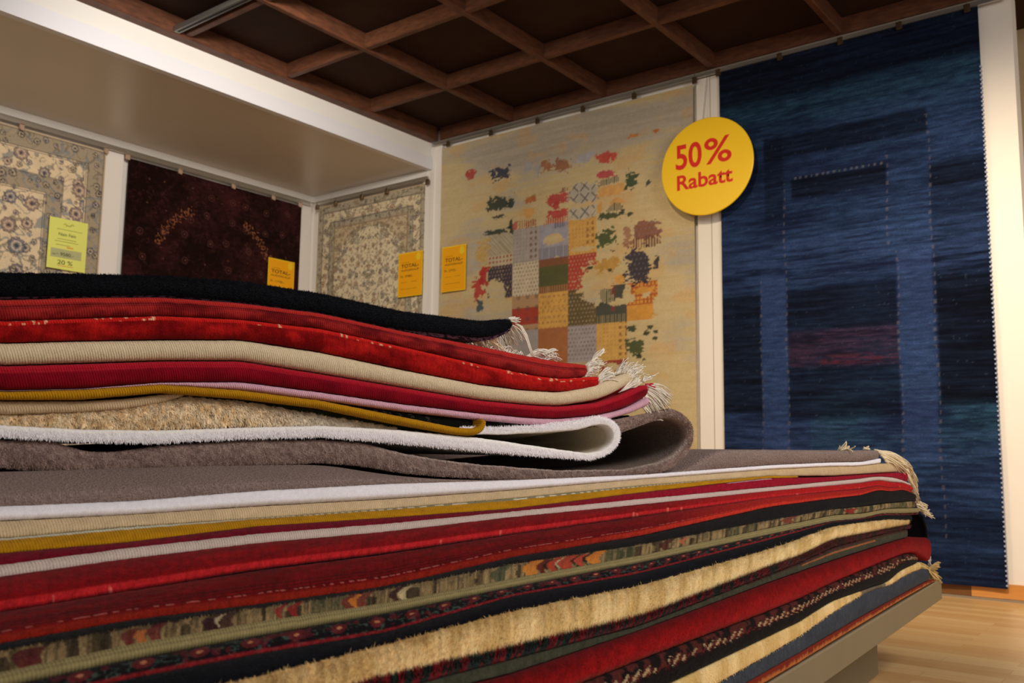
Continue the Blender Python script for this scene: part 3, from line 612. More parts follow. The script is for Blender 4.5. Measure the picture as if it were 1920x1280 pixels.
# ================================================================= RUG BANDS
def plane_pt(px, py, ang, off=0.0):
    th = np.radians(ang); n = np.stack([np.cos(th), -np.sin(th), 0*th], -1)
    P0 = C0 + ND*off; d = ray(px, py); num = ((P0-CAM)*n).sum(-1); den = (d*n).sum(-1)
    return CAM + d*(num/den)[..., None]
# second plane for the folded-over bundle
ANG_TOP = 9.0
pr = plane_pt(np.array([1300.]), np.array([850.]), np.array([ANG_TOP]))[0]; zr = (pr-CAM)@CZ
UR = CAM + ray(1300, 850)*(zr-0.02); UL = CAM + ray(0, 850)*((zr-0.02)/1.62)
ud = (UR-UL); ud[2] = 0; ud /= np.linalg.norm(ud); un = np.array([ud[1], -ud[0], 0])
def up_pt(px, py, off=0.0):
    d = ray(px, py); P0 = UR+un*off; return CAM + d*(((P0-CAM)@un)/(d@un))[..., None]
def smooth(a, k):
    if k < 2: return a
    ker = np.ones(k)/k; p = np.pad(a, (k, k), 'reflect', reflect_type='odd'); return np.convolve(np.convolve(p, ker, 'same'), ker, 'same')[k:-k]

def slab(name, label, A, B, px, paint, mat, back, depth=0.9, nv=14, bulge=0.4, fuzz=0, flen=0.004, fwid=0.0006, fdir=(0.6, 0.8), rend=True, rough=0.0006, parent=None, cat='rug', power=2.0, seed=1, ca=None, flat=None, gap=0.03, rise=None):
    """A,B: (n,3) upper and lower front edges; px: picture column of each station (drives the dye only)"""
    n = len(A); T = B-A; A = A+T*gap; B = B-T*gap; mid = (A+B)/2; T = B-A; L = np.linalg.norm(T, axis=1)
    tg = np.gradient(mid, axis=0); s = np.concatenate([[0], np.cumsum(np.linalg.norm(np.diff(mid, axis=0), axis=1))])
    tg /= np.linalg.norm(tg, axis=1)[:, None]
    out = np.cross(T/np.maximum(L, 1e-6)[:, None], tg); out /= np.linalg.norm(out, axis=1)[:, None]
    sgn = np.sign((out*(CAM-mid)).sum(1)); out *= sgn[:, None]
    if rend:                                                   # round the free end
        q = np.clip((s[-1]-s)/(0.5*np.median(L)+1e-4), 0, 1); k = np.sqrt(1-(1-q)**2)*0.97+0.03
        A = mid-T*k[:, None]/2; B = mid+T*k[:, None]/2; T = B-A; Lr = L*k
    else: Lr = L
    v = np.linspace(0, 1, nv+1)[None, :, None]
    h = (1-np.abs(2*v-1)**power)**(1/power)
    P = A[:, None]+T[:, None]*v + out[:, None]*(np.minimum(bulge*Lr, 0.012)[:, None, None]*h)
    SS = np.broadcast_to(s[:, None], P.shape[:2]); VV = np.broadcast_to(v[0, :, 0][None], P.shape[:2])
    TT = VV*L[:, None]; XX = np.broadcast_to(px[:, None], P.shape[:2])
    rn = (fbm(SS*120, TT*160, seed*13+1, 3)-0.5)*2*rough + (fbm(SS*18, TT*30, seed*13+5, 2)-0.5)*rough*2
    P = P+out[:, None]*rn[..., None]*np.sin(np.pi*np.clip(VV, .02, .98))[..., None] + np.array([0, 0, 1])*((fbm(SS*150, TT*0+3, seed+90, 3)-0.5)*rough*1.4)[..., None]
    cols = paint(XX, VV, SS, TT)
    bd = np.asarray(back)*depth; ins = np.array([0, 0, 0.0004])
    sh = T/np.maximum(Lr, 1e-6)[:, None]*0.0005
    steps = [0.02, 0.12, 0.45, 1.0]
    topb = [A+sh+bd*t for t in steps]; botb = [B-sh+bd*t for t in steps]
    if rise is not None:
        wr = (1-sstep(rise[0], rise[1], px))[:, None]*rise[2]*np.array([0, 0, 1])
        for q_, k_ in enumerate((0.25, 1.0, 1.0, 1.0)): topb[q_] = topb[q_]+wr*k_
    if flat is not None:
        wv = sstep(flat[0], flat[1], px)[:, None]
        for L_ in (topb, botb):
            for q_, t_ in enumerate(steps): L_[q_] = L_[q_]-np.array([0, 0, 1])*wv*(L_[q_][:, 2:3]-flat[2])*min(1.0, t_*1.6)*0.92
    ring = np.concatenate([np.stack(topb[::-1], 1), P, np.stack(botb, 1)], 1)     # n x m x 3
    m = ring.shape[1]; c0 = cols[:, :1]; c1 = cols[:, -1:]
    if ca is not None: c0 = np.broadcast_to(lin(ca), c0.shape)
    rc = np.concatenate([np.repeat(c0, 4, 1), cols, np.repeat(c1, 4, 1)], 1)
    uvf = np.stack([SS, TT], -1); du = np.array(steps)*depth
    u0 = np.stack([np.repeat(s[:, None], 4, 1), -np.repeat(du[::-1][None], n, 0)], -1); u1 = np.stack([np.repeat(s[:, None], 4, 1), TT[:, -1:]+du[None]], -1)
    uv = np.concatenate([u0, uvf, u1], 1)
    V = ring.reshape(-1, 3); cc = rc.reshape(-1, 3); uv = uv.reshape(-1, 2)
    fs = grid_faces(n, m, 0)
    i = np.arange(n-1); fs += np.stack([i*m, (i+1)*m, (i+1)*m+m-1, i*m+m-1], -1)[:, ::-1].tolist()   # back
    fs.append(tuple(range(m))); fs.append(tuple((n-1)*m+k for k in range(m-1, -1, -1)))
    if fuzz:
        r = np.random.default_rng(seed+500); fi = r.uniform(0, n-1.001, fuzz); fj = r.uniform(0.03, 0.97, fuzz)*(nv)
        a = fi.astype(int); b = np.minimum(fj.astype(int), nv-1); ta = (fi-a)[:, None]; tb_ = (fj-b)[:, None]
        R = (P[a, b]*(1-ta)+P[a+1, b]*ta)*(1-tb_)+(P[a, b+1]*(1-ta)+P[a+1, b+1]*ta)*tb_
        cr = cols[a, b]*r.uniform(0.95, 1.28, (fuzz, 1)); o_ = out[a]; t_ = tg[a]
        dn = T[a]/np.maximum(Lr[a], 1e-6)[:, None]; vv = (fj/nv*2-1)[:, None]
        D = o_*fdir[0]+dn*(fdir[1]+0.5*vv)+t_*r.normal(0, 0.35, (fuzz, 1))+r.normal(0, 0.18, (fuzz, 3)); D /= np.linalg.norm(D, axis=1)[:, None]
        Lf = 0.6*flen*r.uniform(0.5, 1.3, (fuzz, 1)); R = R-o_*0.0005
        W_ = t_*fwid*0.7
        f3 = np.stack([R-W_, R+W_, R+D*Lf*0.6+W_*0.7, R+D*Lf+dn*Lf*0.15], 1).reshape(-1, 3)
        base = len(V); V = np.concatenate([V, f3]); cc = np.concatenate([cc, np.repeat(cr, 4, 0)]); uv = np.concatenate([uv, np.repeat(np.stack([s[a], fj*0.001], -1), 4, 0)])
        q = base+np.arange(fuzz)[:, None]*4+np.arange(4)[None]; fs += q.tolist()
    o = colmesh(name, V, fs, cc, uv, mat, parent)
    if label: tag(o, label, cat)
    return o, P
def contour(pts, xs, k=11):
    p = np.array(sorted(pts), float); return smooth(np.interp(xs, p[:, 0], p[:, 1]), k)
LX = [-400, -150, 30, 240, 480, 720, 960, 1200, 1440]
def K(vals, tail, x400=None):
    first = vals[0]+(vals[0]-vals[1])*250/180
    return list(zip(LX, [first]+list(vals)))+tail
T_ = lambda *a: list(a)
KS = [
 (K([931, 925, 915, 903, 896, 901, 893, 842], T_((1280, 884), (1310, 862), (1345, 842), (1560, 844), (1640, 843), (1650, 845)), ), -11.0),
 (K([962, 953, 944, 923, 909, 902, 893, 873], T_((1560, 867), (1613, 866), (1652, 858))), -11.0),
 (K([985, 975, 965, 949, 936, 919, 898, 880], T_((1560, 874), (1605, 874), (1655, 868))), -10.8),
 (K([1018, 1008, 988, 973, 955, 935, 911, 892.5], T_((1560, 892.5), (1613, 889), (1671, 885.5), (1690, 884))), -10.6),
 (K([1030, 1019, 999, 977, 959, 942, 912, 893], T_((1560, 893), (1613, 889.5), (1690, 884.5))), -10.4),
 (K([1052, 1036, 1018, 988, 972, 955, 924, 896], T_((1560, 894), (1613, 890), (1690, 885))), -10.2),
 (K([1085, 1061, 1033, 1005, 986, 963, 937, 914], T_((1560, 902), (1613, 897), (1640, 893), (1671, 894), (1693, 900), (1705, 907))), -9.8),
 (K([1108, 1081, 1051, 1022, 1001, 973, 950, 924], T_((1560, 911.5), (1613, 906), (1648, 900), (1674, 905), (1693, 904), (1710, 912))), -9.5),
 (K([1175, 1145, 1110, 1070, 1039, 1003, 969, 935], T_((1560, 922), (1613, 917), (1648, 910), (1666, 915.5), (1687, 911.6), (1714, 922))), -8.5),
 (K([1240, 1205, 1167, 1138, 1105, 1047, 1006, 951], T_((1560, 934.7), (1613, 929), (1648, 918), (1674, 922), (1693, 916), (1714, 926))), -7.6),
 (K([1262, 1222, 1184, 1147, 1110, 1060, 1024, 978], T_((1560, 956), (1613, 950), (1666, 943), (1709, 939.5), (1720, 938))), -7.2),
 (K([1300, 1262, 1215, 1172, 1137, 1090, 1045, 991], T_((1560, 966), (1613, 963), (1666, 953), (1719, 952))), -6.6),
 (K([1325, 1285, 1240, 1195, 1152, 1103, 1057, 1005], T_((1560, 979), (1613, 974), (1653, 963), (1687, 963), (1726, 961))), -6.4),
 (K([1370, 1325, 1275, 1228, 1190, 1121, 1077, 1013], T_((1560, 981), (1613, 975.5), (1653, 965), (1687, 966), (1726, 964))), -6.0),
 (K([1440, 1385, 1328, 1275, 1215, 1147, 1098, 1033], T_((1560, 989), (1613, 981), (1666, 974), (1687, 977), (1709, 979))), -5.5),
 (K([1600, 1530, 1440, 1362, 1283, 1222, 1160, 1063], T_((1500, 1042), (1560, 1012), (1626, 1000), (1674, 990), (1706, 984))), -4.6),
 (K([1625, 1553, 1460, 1379, 1298, 1236, 1173, 1078], T_((1500, 1054), (1560, 1026), (1626, 1008), (1674, 996), (1708, 990))), -4.5),
 (K([1665, 1585, 1485, 1398, 1322, 1262, 1181, 1092], T_((1500, 1071), (1560, 1051), (1640, 1025), (1703, 1006))), -4.4),
 (K([1840, 1735, 1630, 1530, 1428, 1333, 1238, 1147], T_((1500, 1122), (1560, 1093), (1640, 1059), (1693, 1038), (1712, 1036), (1730, 1048), (1742, 1058))), -4.1),
 (K([1960, 1870, 1768, 1654, 1539, 1424, 1308, 1194], T_((1500, 1165), (1560, 1127), (1634, 1101), (1666, 1091), (1685, 1071), (1709, 1060), (1722, 1054))), -4.0),
 (K([2120, 2020, 1900, 1767, 1633, 1499, 1364, 1228], T_((1500, 1192), (1560, 1149), (1613, 1116), (1640, 1103), (1666, 1098), (1700, 1076), (1728, 1066))), -3.95),
 (K([2180, 2085, 1960, 1818, 1677, 1535, 1393, 1257], T_((1500, 1223), (1560, 1188), (1608, 1160), (1666, 1128), (1719, 1099), (1745, 1086))), -3.9),
 (K([2210, 2108, 1981, 1837, 1694, 1551, 1408, 1276], T_((1500, 1240), (1560, 1203), (1626, 1163), (1693, 1122), (1758, 1086))), -3.9),
]
CZLOG = []
def lower(i, j, x1, name, label, paint, mat, **kw):
    kw.setdefault('bulge', 0.13)
    """rug between contours i and j, ending at picture column x1"""
    xs = np.concatenate([np.arange(-400, 1500, 3.2), np.arange(1500, x1, 2.0)])
    def cont(q):
        pts, ang = KS[q]; y = contour(pts, xs, 9)
        ang = -3.9+(-3.9-ang)*12.9/7.1
        p_ = plane_pt(xs, y, np.full(len(xs), ang)); CZLOG.append((q, float((p_[:, 2]-ZT).min()), float(p_[0, 2]-ZT))); p_[:, 2] = np.maximum(p_[:, 2], ZT+0.001+(22-q)*0.004)
        return p_
    A, B = cont(i), cont(j)
    return slab(name, label, A, B, xs, paint, mat, -ND, seed=i+3, **kw)
def plain(rgb, var=0.10, vx=14, vy=60, k=1.0):
    c = lin(rgb)*k
    return lambda X, v, s, t: c*(1-var+2*var*fbm(s*vx, t*vy, 3, 3))[..., None]
WHITEC, BEIGEC, MUST = (238, 234, 240), (206, 180, 142), (182, 130, 20)
# 1 taupe
lower(0, 1, 1648, 'taupe_rug', 'taupe plush rug topping the lower rug pile, flat and pale at the right', plain((146, 127, 120), .08), M_SHAG, rise=(650, 900, .021), fuzz=30000, flen=0.004, bulge=0.3, fdir=(.5, .6), rough=.0012)
lower(1, 2, 1651, 'white_rug', 'thin white rug edge directly below the taupe rug of the lower pile', plain(WHITEC, .02), M_PLUSH, bulge=.4, power=3)
def p_beige(X, v, s, t):
    c = lin(BEIGEC)*(0.9+0.2*fbm(s*60, t*100, 5, 2))[..., None]
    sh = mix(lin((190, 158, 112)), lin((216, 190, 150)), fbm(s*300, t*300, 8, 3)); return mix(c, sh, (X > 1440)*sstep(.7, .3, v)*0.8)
lower(2, 3, 1690, 'beige_rug', 'beige rug edge between the thin white rug and the mustard rug of the lower pile', p_beige, M_CORD, bulge=.2)
def p_mustlow(X, v, s, t):
    k = mix(lin((206, 204, 180)), lin((106, 104, 70)), (np.sin(s*2*np.pi/0.004) > 0.1)*(X > 480)*.8*((v*3) % 1 > .35))
    c = lin(MUST)*(0.8+0.4*fbm(s*50, t*120, 5, 2))[..., None]
    return mix(k, c, sstep(0.30, 0.36, v))
lower(3, 5, 1385, 'mustard_rug', 'mustard yellow rug edge with pale backing in the lower pile', p_mustlow, M_CORD)
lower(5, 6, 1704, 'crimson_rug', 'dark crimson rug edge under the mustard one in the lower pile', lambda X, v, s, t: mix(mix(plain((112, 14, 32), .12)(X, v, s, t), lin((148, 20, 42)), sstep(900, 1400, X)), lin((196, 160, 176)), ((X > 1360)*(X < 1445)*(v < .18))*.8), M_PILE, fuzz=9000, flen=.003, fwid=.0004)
lower(6, 7, 1709, 'cream_rug', 'thin cream rug edge between crimson and bright red in the lower pile', plain((206, 186, 176), .06), M_CORD, bulge=.3)
def p_red7(X, v, s, t):
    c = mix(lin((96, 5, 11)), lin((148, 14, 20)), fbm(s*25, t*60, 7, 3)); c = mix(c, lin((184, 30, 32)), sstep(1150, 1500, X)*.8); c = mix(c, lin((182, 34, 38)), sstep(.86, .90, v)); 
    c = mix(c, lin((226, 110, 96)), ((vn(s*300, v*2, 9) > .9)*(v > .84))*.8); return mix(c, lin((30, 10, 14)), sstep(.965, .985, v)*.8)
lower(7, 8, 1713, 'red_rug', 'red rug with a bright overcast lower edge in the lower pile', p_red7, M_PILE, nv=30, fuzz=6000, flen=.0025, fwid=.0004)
def p_red8(X, v, s, t):
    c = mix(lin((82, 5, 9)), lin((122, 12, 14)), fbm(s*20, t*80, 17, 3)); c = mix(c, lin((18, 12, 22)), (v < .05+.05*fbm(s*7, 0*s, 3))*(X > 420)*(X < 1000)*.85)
    c = mix(c, lin((30, 4, 10)), sstep(.08, .0, v)*.0)
    for q in (.62, .70, .77): c = mix(c, lin((54, 10, 16)), (np.abs(v-q) < .012)*.7)
    c = mix(c, lin((178, 92, 84)), (np.abs(v-.81) < .02)*(vn(s*260, 0*s, 4) > .45)*.8)
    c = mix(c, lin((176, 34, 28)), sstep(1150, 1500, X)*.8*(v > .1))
    return mix(c, mix(lin((136, 34, 20)), lin((196, 52, 36)), sstep(1000, 1400, X)), sstep(.84, .88, v)*.85)
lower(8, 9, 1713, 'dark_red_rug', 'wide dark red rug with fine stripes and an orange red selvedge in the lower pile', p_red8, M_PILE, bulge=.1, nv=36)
lower(9, 10, 1720, 'black_rug', 'thin black rug edge under the dark red rug with fine stripes', plain((26, 24, 26), .2), M_PILE, fuzz=8000, flen=.004, fwid=.0005)
def p_multi(X, v, s, t):
    tone = _hash(np.floor(s/0.0022+2*fbm(s*40, t*40, 2)), 0*np.floor(s), 3)
    c = mix(lin((84, 70, 46)), lin((168, 142, 98)), sstep(.2, .9, fbm(s*420, t*24, 12, 3)*.7+tone*.4)); c = mix(c, lin((40, 32, 24)), (vn(s*90, t*20, 14) < .3)*.8)
    c = mix(c, lin((60, 74, 50)), (fbm(s*12, 0*s, 15) > .62)*.5)
    def blob(x0, x1, rgb, a=.9, v0=0.1, v1=1.0):
        nonlocal c; c = mix(c, lin(rgb), (X > x0+8*np.sin(v*7))*(X < x1+6*np.sin(v*6))*(v > v0)*(v < v1)*a)
    blob(30, 82, (92, 22, 32), .9, .35); blob(255, 277, (190, 110, 56), .9, .5); blob(232, 255, (110, 26, 34), .8, .3); blob(280, 305, (110, 26, 34), .8, .2)
    blob(385, 440, (60, 24, 34), .8); blob(408, 415, (206, 190, 150), .8, .3); blob(520, 532, (150, 40, 40)); blob(545, 560, (150, 40, 40)); blob(645, 690, (120, 36, 36), .8); blob(660, 672, (210, 130, 50), .9, .3)
    blob(750, 765, (206, 186, 140), .8, .3); blob(735, 750, (60, 24, 32)); blob(925, 950, (44, 70, 50), .7); blob(984, 1010, (206, 128, 48)); blob(1010, 1024, (96, 30, 28)); blob(1024, 1030, (24, 24, 26))
    blob(1030, 1045, (176, 62, 42)); blob(1046, 1052, (220, 200, 160), .7, .3); blob(1050, 1076, (170, 60, 42)); blob(1076, 1082, (22, 24, 26)); blob(1082, 1096, (184, 70, 48), .9, .3); blob(1096, 1104, (26, 26, 28)); blob(1104, 1128, (206, 124, 46))
    blob(1240, 1258, (74, 26, 30), .8); blob(1280, 1288, (190, 100, 70), .8, .4); blob(1470, 1490, (120, 34, 34), .7); blob(1588, 1604, (140, 28, 34), .9, .4)
    return c
o, P = lower(10, 11, 1717, 'patterned_rug', 'multicoloured patterned rug with an olive corded border across the lower pile', p_multi, M_LONG, nv=24, fuzz=16000, flen=.006, fwid=.0005, fdir=(.5, .6))
def p_olive(X, v, s, t):
    c = lin((150, 136, 92))*(0.9+0.2*fbm(s*60, t*300, 5, 2))[..., None]
    return c*(0.72+0.28*np.abs(np.sin(v*np.pi*3)))[..., None]
xs_ = None
ol, P = lower(11, 12, 1724, 'corded_border', None, p_olive, M_CORD, nv=24, depth=.3, bulge=.35, power=3); ol.parent = o; ol['label'] = 'olive corded border'
def p_flor(X, v, s, t):
    c = np.broadcast_to(lin((18, 14, 18)), X.shape+(3,)).copy(); n1 = fbm(s*95, t*95, 33, 2)
    c = mix(c, lin((60, 80, 72)), (np.abs(n1-.5) < .035)*.8); c = mix(c, lin((96, 26, 34)), (fbm(s*75, t*75, 37, 2) > .64)*.6)
    q = (s/0.055) % 1-.5; r = np.hypot(q*.055, t-.5*(t.max(1, keepdims=True))); c = mix(c, lin((100, 30, 34)), (r < .011)*.8); c = mix(c, lin((196, 124, 84)), (r < .0035)*.9)
    return mix(c, lin((142, 34, 38)), sstep(.86, .93, v)*(.6+.4*vn(s*300, 0*s, 5)))
lower(12, 13, 1724, 'floral_border_rug', 'dark floral rug with green vines and a thin red edge below the olive corded border', p_flor, M_PILE, nv=24, fuzz=9000, flen=.0035, fwid=.0005)
lower(13, 14, 1712, 'navy_rug', 'near black navy rug directly above the wide yellow rug', plain((12, 13, 20), .25), M_PILE, fuzz=14000, flen=.005, fwid=.0005)
def p_yel(X, v, s, t):
    c = mix(lin((218, 182, 116)), lin((242, 212, 152)), sstep(.3, .7, fbm(s*40, t*14, 8, 3))); c = mix(c, lin((176, 132, 70)), (vn(s*36, t*6, 18) > .9)*.4)
    c = c*(0.9+0.16*v)[..., None]*1.0
    return mix(c, lin((196, 152, 96)), ((X > 1640)*(v > .5))*.3)
yo, _ = lower(14, 15, 1706, 'yellow_shaggy_rug', 'wide straw yellow shaggy rug with a red and green tufted lower edge', p_yel, M_LONG, fuzz=42000, flen=.011, fwid=.0006, fdir=(.35, 1.0), bulge=.25, rough=.002)
def p_tuft(X, v, s, t):
    k = _hash(np.floor(s/0.0042), 0*np.floor(s), 6); c = mix(lin((128, 28, 36)), lin((34, 46, 42)), (k > .5)*1.0); return mix(c, lin((84, 52, 44)), (X > 1440)*.5)
to, _ = lower(15, 16, 1706, 'tufted_border', None, p_tuft, M_LONG, depth=.1, fuzz=26000, flen=.016, fwid=.0009, fdir=(.5, -.75), bulge=.5); to.parent = yo; to['label'] = 'red and dark green tufts along the lower border'
def p_gg(X, v, s, t):
    c = lin((62, 62, 48))*(0.8+0.4*fbm(s*50, t*90, 4))[..., None]
    c = mix(c, lin((66, 30, 32)), ((X > 1400)*(v < .25))*.7); return mix(c, lin((170, 96, 52)), ((X > 1500)*(X < 1640)*(np.abs(v-.38) < .06))*.7)
lower(16, 17, 1703, 'grey_green_rug', 'dull grey green rug edge between the yellow shaggy rug and the broad red rug', p_gg, M_PILE)
def p_red15(X, v, s, t):
    c = mix(lin((100, 5, 10)), lin((150, 14, 16)), sstep(.2, .9, v*.7+.4*fbm(s*30, t*40, 6))); return mix(c, lin((142, 74, 62)), sstep(.93, .96, v)*(X < 1600)*.8)
xs15 = 1742
o15, _ = lower(17, 18, 1741, 'broad_red_rug', 'broad bright red rug drooping over the right end of the pile', p_red15, M_PILE, fuzz=26000, flen=.006, fwid=.0005, fdir=(.6, .6), bulge=.35)
def p_16(X, v, s, t):
    c = np.broadcast_to(lin((20, 15, 16)), X.shape+(3,)).copy(); c = mix(c, lin((84, 36, 32)), (v < .42)*(fbm(s*60, t*60, 3, 2) > .52)*.8)
    u = (s/0.030+v*1.2) % 1; m = (u < .5)*(np.abs(v-.42+.36*u) < .08); c = mix(c, lin((188, 160, 120)), m*(vn(s*40, 0*s, 2) > .25)*.8)
    m2 = (u > .35)*(u < .9)*(np.abs(v-.60+.36*u) < .06); return mix(c, lin((104, 26, 28)), m2*.7)
lower(18, 19, 1721, 'dark_dashed_rug', 'black rug with a row of cream and red dashes under the broad red rug', p_16, M_PILE, nv=30, fuzz=16000, flen=.005, fwid=.0005)
lower(19, 20, 1728, 'pale_yellow_rug', 'narrow pale yellow shaggy rug edge above the slate blue rug', lambda X, v, s, t: mix(p_yel(X, v, s, t), lin((50, 52, 66)), ((X > 1612)*(X < 1660))*.8), M_LONG, fuzz=16000, flen=.006, fdir=(.5, .7))
lower(20, 21, 1744, 'slate_blue_rug', 'slate blue rug second from the bottom of the pile', plain((58, 63, 72), .2), M_PILE, fuzz=16000, flen=.004, fwid=.0005)
def p_or(X, v, s, t): return mix(lin((120, 38, 26)), lin((190, 112, 56)), sstep(.3, .8, v+.5*(vn(s*180, 0*s, 4)-.5)))
lower(21, 22, 1757, 'rust_edged_rug', 'thin rug with a rust orange edge lying on the grey table top', p_or, M_CORD)
# black rug end hanging down at the right end of the pile
def dpt(px, py, dd): r = ray(px, py); return CAM + r*(dd)
dC = (C0-CAM)@CZ
f = MB()
prof = [(1690, 962, 0.0), (1716, 957, .01), (1732, 968, .015), (1739, 990, .015), (1741, 1020, .015), (1740, 1042, .01)]
top = [dpt(a, b, dC-0.01-c) for a, b, c in prof]; th = 0.012
xs = np.linspace(0, 1, 40); PT = np.array(top); PI_ = np.stack([np.interp(xs, np.linspace(0, 1, 6), PT[:, k]) for k in range(3)], 1)
inner = PI_.copy(); cam_l = -CX
nrm = np.cross(np.gradient(PI_, axis=0), CZ); nrm /= np.linalg.norm(nrm, axis=1)[:, None]
inner = PI_+nrm*0.012*np.sign((nrm@(-CX)).mean())
slab('black_overhanging_rug', 'black rug end hanging down over the right end of the pile', PI_, inner, np.linspace(1690, 1740, 40), plain((18, 17, 20), .2), M_PILE, -ND, depth=.9, nv=6)

# ================================================================= FOLDED-OVER BUNDLE
def ucurve(pts, k=9, step=3.0):
    p = np.array(pts, float); a0 = p[:, 0]
    cum = np.concatenate([[0], np.cumsum(np.maximum(np.abs(np.diff(p[:, 0])), np.abs(np.diff(p[:, 1]))))])
    q = np.arange(0, cum[-1], step); q = np.append(q, cum[-1])
    return np.stack([smooth(np.interp(q, cum, p[:, c]), k) for c in range(p.shape[1])], 1)
BACK = -un
def upper(pts, name, label, paint, mat, k=9, off=0.0, step=3.0, **kw):
    """pts rows: xa, ya, xb, yb (front edges as seen)"""
    q = ucurve(pts, k, step); A = up_pt(q[:, 0], q[:, 1], off); B = up_pt(q[:, 2], q[:, 3], off)
    return slab(name, label, A, B, q[:, 0], paint, mat, BACK, **kw)
def band(tops, bots, x1=None):
    xs = sorted(set([p[0] for p in tops]+[p[0] for p in bots])); t = np.array(tops, float); b = np.array(bots, float)
    return [(x, np.interp(x, t[:, 0], t[:, 1]), x, np.interp(x, b[:, 0], b[:, 1])) for x in xs]
UX = [-300, 15, 150, 300, 450, 600, 750, 900]
def c_(vals, *tail): return list(zip(UX, vals))+list(tail)
c_navT = c_([508, 510, 512, 516, 526, 549, 582, 601], (940, 597), (958, 598))
c_navB = c_([557, 556, 555, 553, 565, 585, 617, 633], (930, 629), (958, 616))
c_r1T = c_([562, 561, 557, 556, 567, 586, 619, 648], (980, 665), (1050, 678), (1099, 683))
c_r2T = c_([604, 603, 598, 593, 600, 617, 650, 684], (1000, 705), (1050, 711), (1122, 706))
c_crT = c_([645, 643, 639, 637, 637, 660, 692, 721], (980, 731), (1050, 735), (1110, 722), (1160, 702), (1180, 696))
c_cmT = c_([686, 685, 681, 676, 676, 700, 725, 750], (1000, 759), (1050, 761), (1120, 754), (1165, 738), (1200, 720), (1213, 720))
c_pkT = c_([733, 732, 729, 717, 716, 735, 757, 775], (1000, 784), (1050, 785), (1120, 778), (1170, 766), (1213, 742))
c_pkB = c_([734, 733, 730, 721, 731, 750, 771, 788], (1000, 797), (1050, 798), (1120, 790), (1180, 776), (1213, 760))
def p_navy(X, v, s, t):
    return plain((17, 19, 27), .25)(X, v, s, t)
nav, _ = upper(band(c_navT, c_navB), 'navy_rug', 'thick navy black rug on top of the folded-over bundle with white fringe', p_navy, M_PILE, fuzz=50000, flen=.008, fwid=.0005, fdir=(.6, -.15), bulge=.4, rough=.0012)
# its patterned underside strip
def p_under(X, v, s, t): return mix(lin((38, 30, 44)), lin((120, 84, 104)), (fbm(s*220, t*300, 3, 2) > .52)*1.0)
q = band(c_navB, [(x, y+(4 if x < 400 else 7)) for x, y in c_navB[:-1]]+[(958, 619)])
nu, _ = upper(q, 'woven_backing', None, p_under, M_FLAT, off=-0.006, depth=.5, nv=4, bulge=.1); nu.parent = nav; nu['label'] = 'mottled violet woven backing'
def p_r1(X, v, s, t):
    c = mix(lin((116, 22, 26)), lin((172, 44, 44)), sstep(.3, .7, fbm(s*30, t*70, 5, 3)))
    c = mix(c, lin((186, 48, 42)), sstep(.30, .20, v)); c = mix(c, lin((60, 12, 18)), ((np.abs(v-.36) < .025) | (np.abs(v-.48) < .02))*.65); return c
r1, _ = upper(band(c_r1T, c_r2T+[(1099, 709)]) if False else band([p for p in c_r1T], [p for p in c_r2T if p[0] <= 1050]+[(1099, 708)]), 'muted_red_rug', 'muted red rug with double seam just below the navy rug of the bundle', p_r1, M_CORD, bulge=.4, nv=26)
def p_r2(X, v, s, t):
    c = mix(lin((120, 10, 14)), lin((176, 26, 24)), sstep(.25, .8, fbm(s*30, t*60, 15, 3)+.15*(X > 600)-.05)); return c
r2, _ = upper(band(c_r2T, [p for p in c_crT if p[0] <= 1050]+[(1122, 726)]), 'bright_red_rug', 'bright red rug with pale stitches directly above the cream rug of the bundle', p_r2, M_PILE, bulge=.4, fuzz=9000, flen=.0025, fwid=.0004)
def cord(parent, top, hpx, rgb, label, off=.004, x1=9999, paint=None, dy=0):
    tp = [(x, y+dy) for x, y in top if x <= x1]; o, _ = upper(band(tp, [(x, y+hpx*(1.25-.35*max(x, 0)/1200)) for x, y in tp]), 'serged_edge', None, paint or plain(rgb, .1), M_CORD, off=off, depth=.05, nv=6, bulge=.5)
    o.parent = parent; o['label'] = label; return o
cord(r1, c_r1T, 11, (186, 46, 42), 'raised red overcast edge', .005, dy=1)
def p_sp(X, v, s, t): return mix(lin((206, 34, 30))*(0.85+.3*fbm(s*200, t*200, 2))[..., None], lin((250, 190, 150)), ((vn(s*360, v*1.5, 9) > .80)*(vn(s*20, 0*s, 19) > .42))*.9)
cord(r2, c_r2T, 10, None, 'bright red overcast edge with pale specks', .005, paint=p_sp, dy=-1)
cr, _ = upper(band(c_crT, [p for p in c_cmT if p[0] <= 1050]+[(1120, 750), (1160, 732), (1180, 716)]), 'cream_rug', 'thick cream rug with rolled edge in the middle of the bundle, upturned end', plain((222, 202, 168), .05), M_CORD, bulge=.55, fuzz=7000, flen=.002, fwid=.0003)
def p_cm(X, v, s, t):
    c = mix(lin((104, 8, 24)), lin((152, 16, 36)), fbm(s*30, t*60, 25, 3)); return mix(c, lin((176, 30, 48)), sstep(.36, .25, v))
cm, _ = upper(band(c_cmT, c_pkT), 'crimson_rug', 'crimson rug below the cream one in the bundle with white fringed upturned end', p_cm, M_CORD, bulge=.4)
cord(cm, c_cmT, 13, (176, 28, 46), 'raised crimson overcast edge', .005, dy=1)
def p_pk(X, v, s, t): return lin((214, 166, 184))*(0.93+.14*fbm(s*80, t*80, 3))[..., None]
pk, _ = upper(band(c_pkT, c_pkB), 'pink_edged_rug', 'thin pink edged rug with black pile under the crimson rug of the bundle', p_pk, M_CORD, bulge=.6, off=.001)
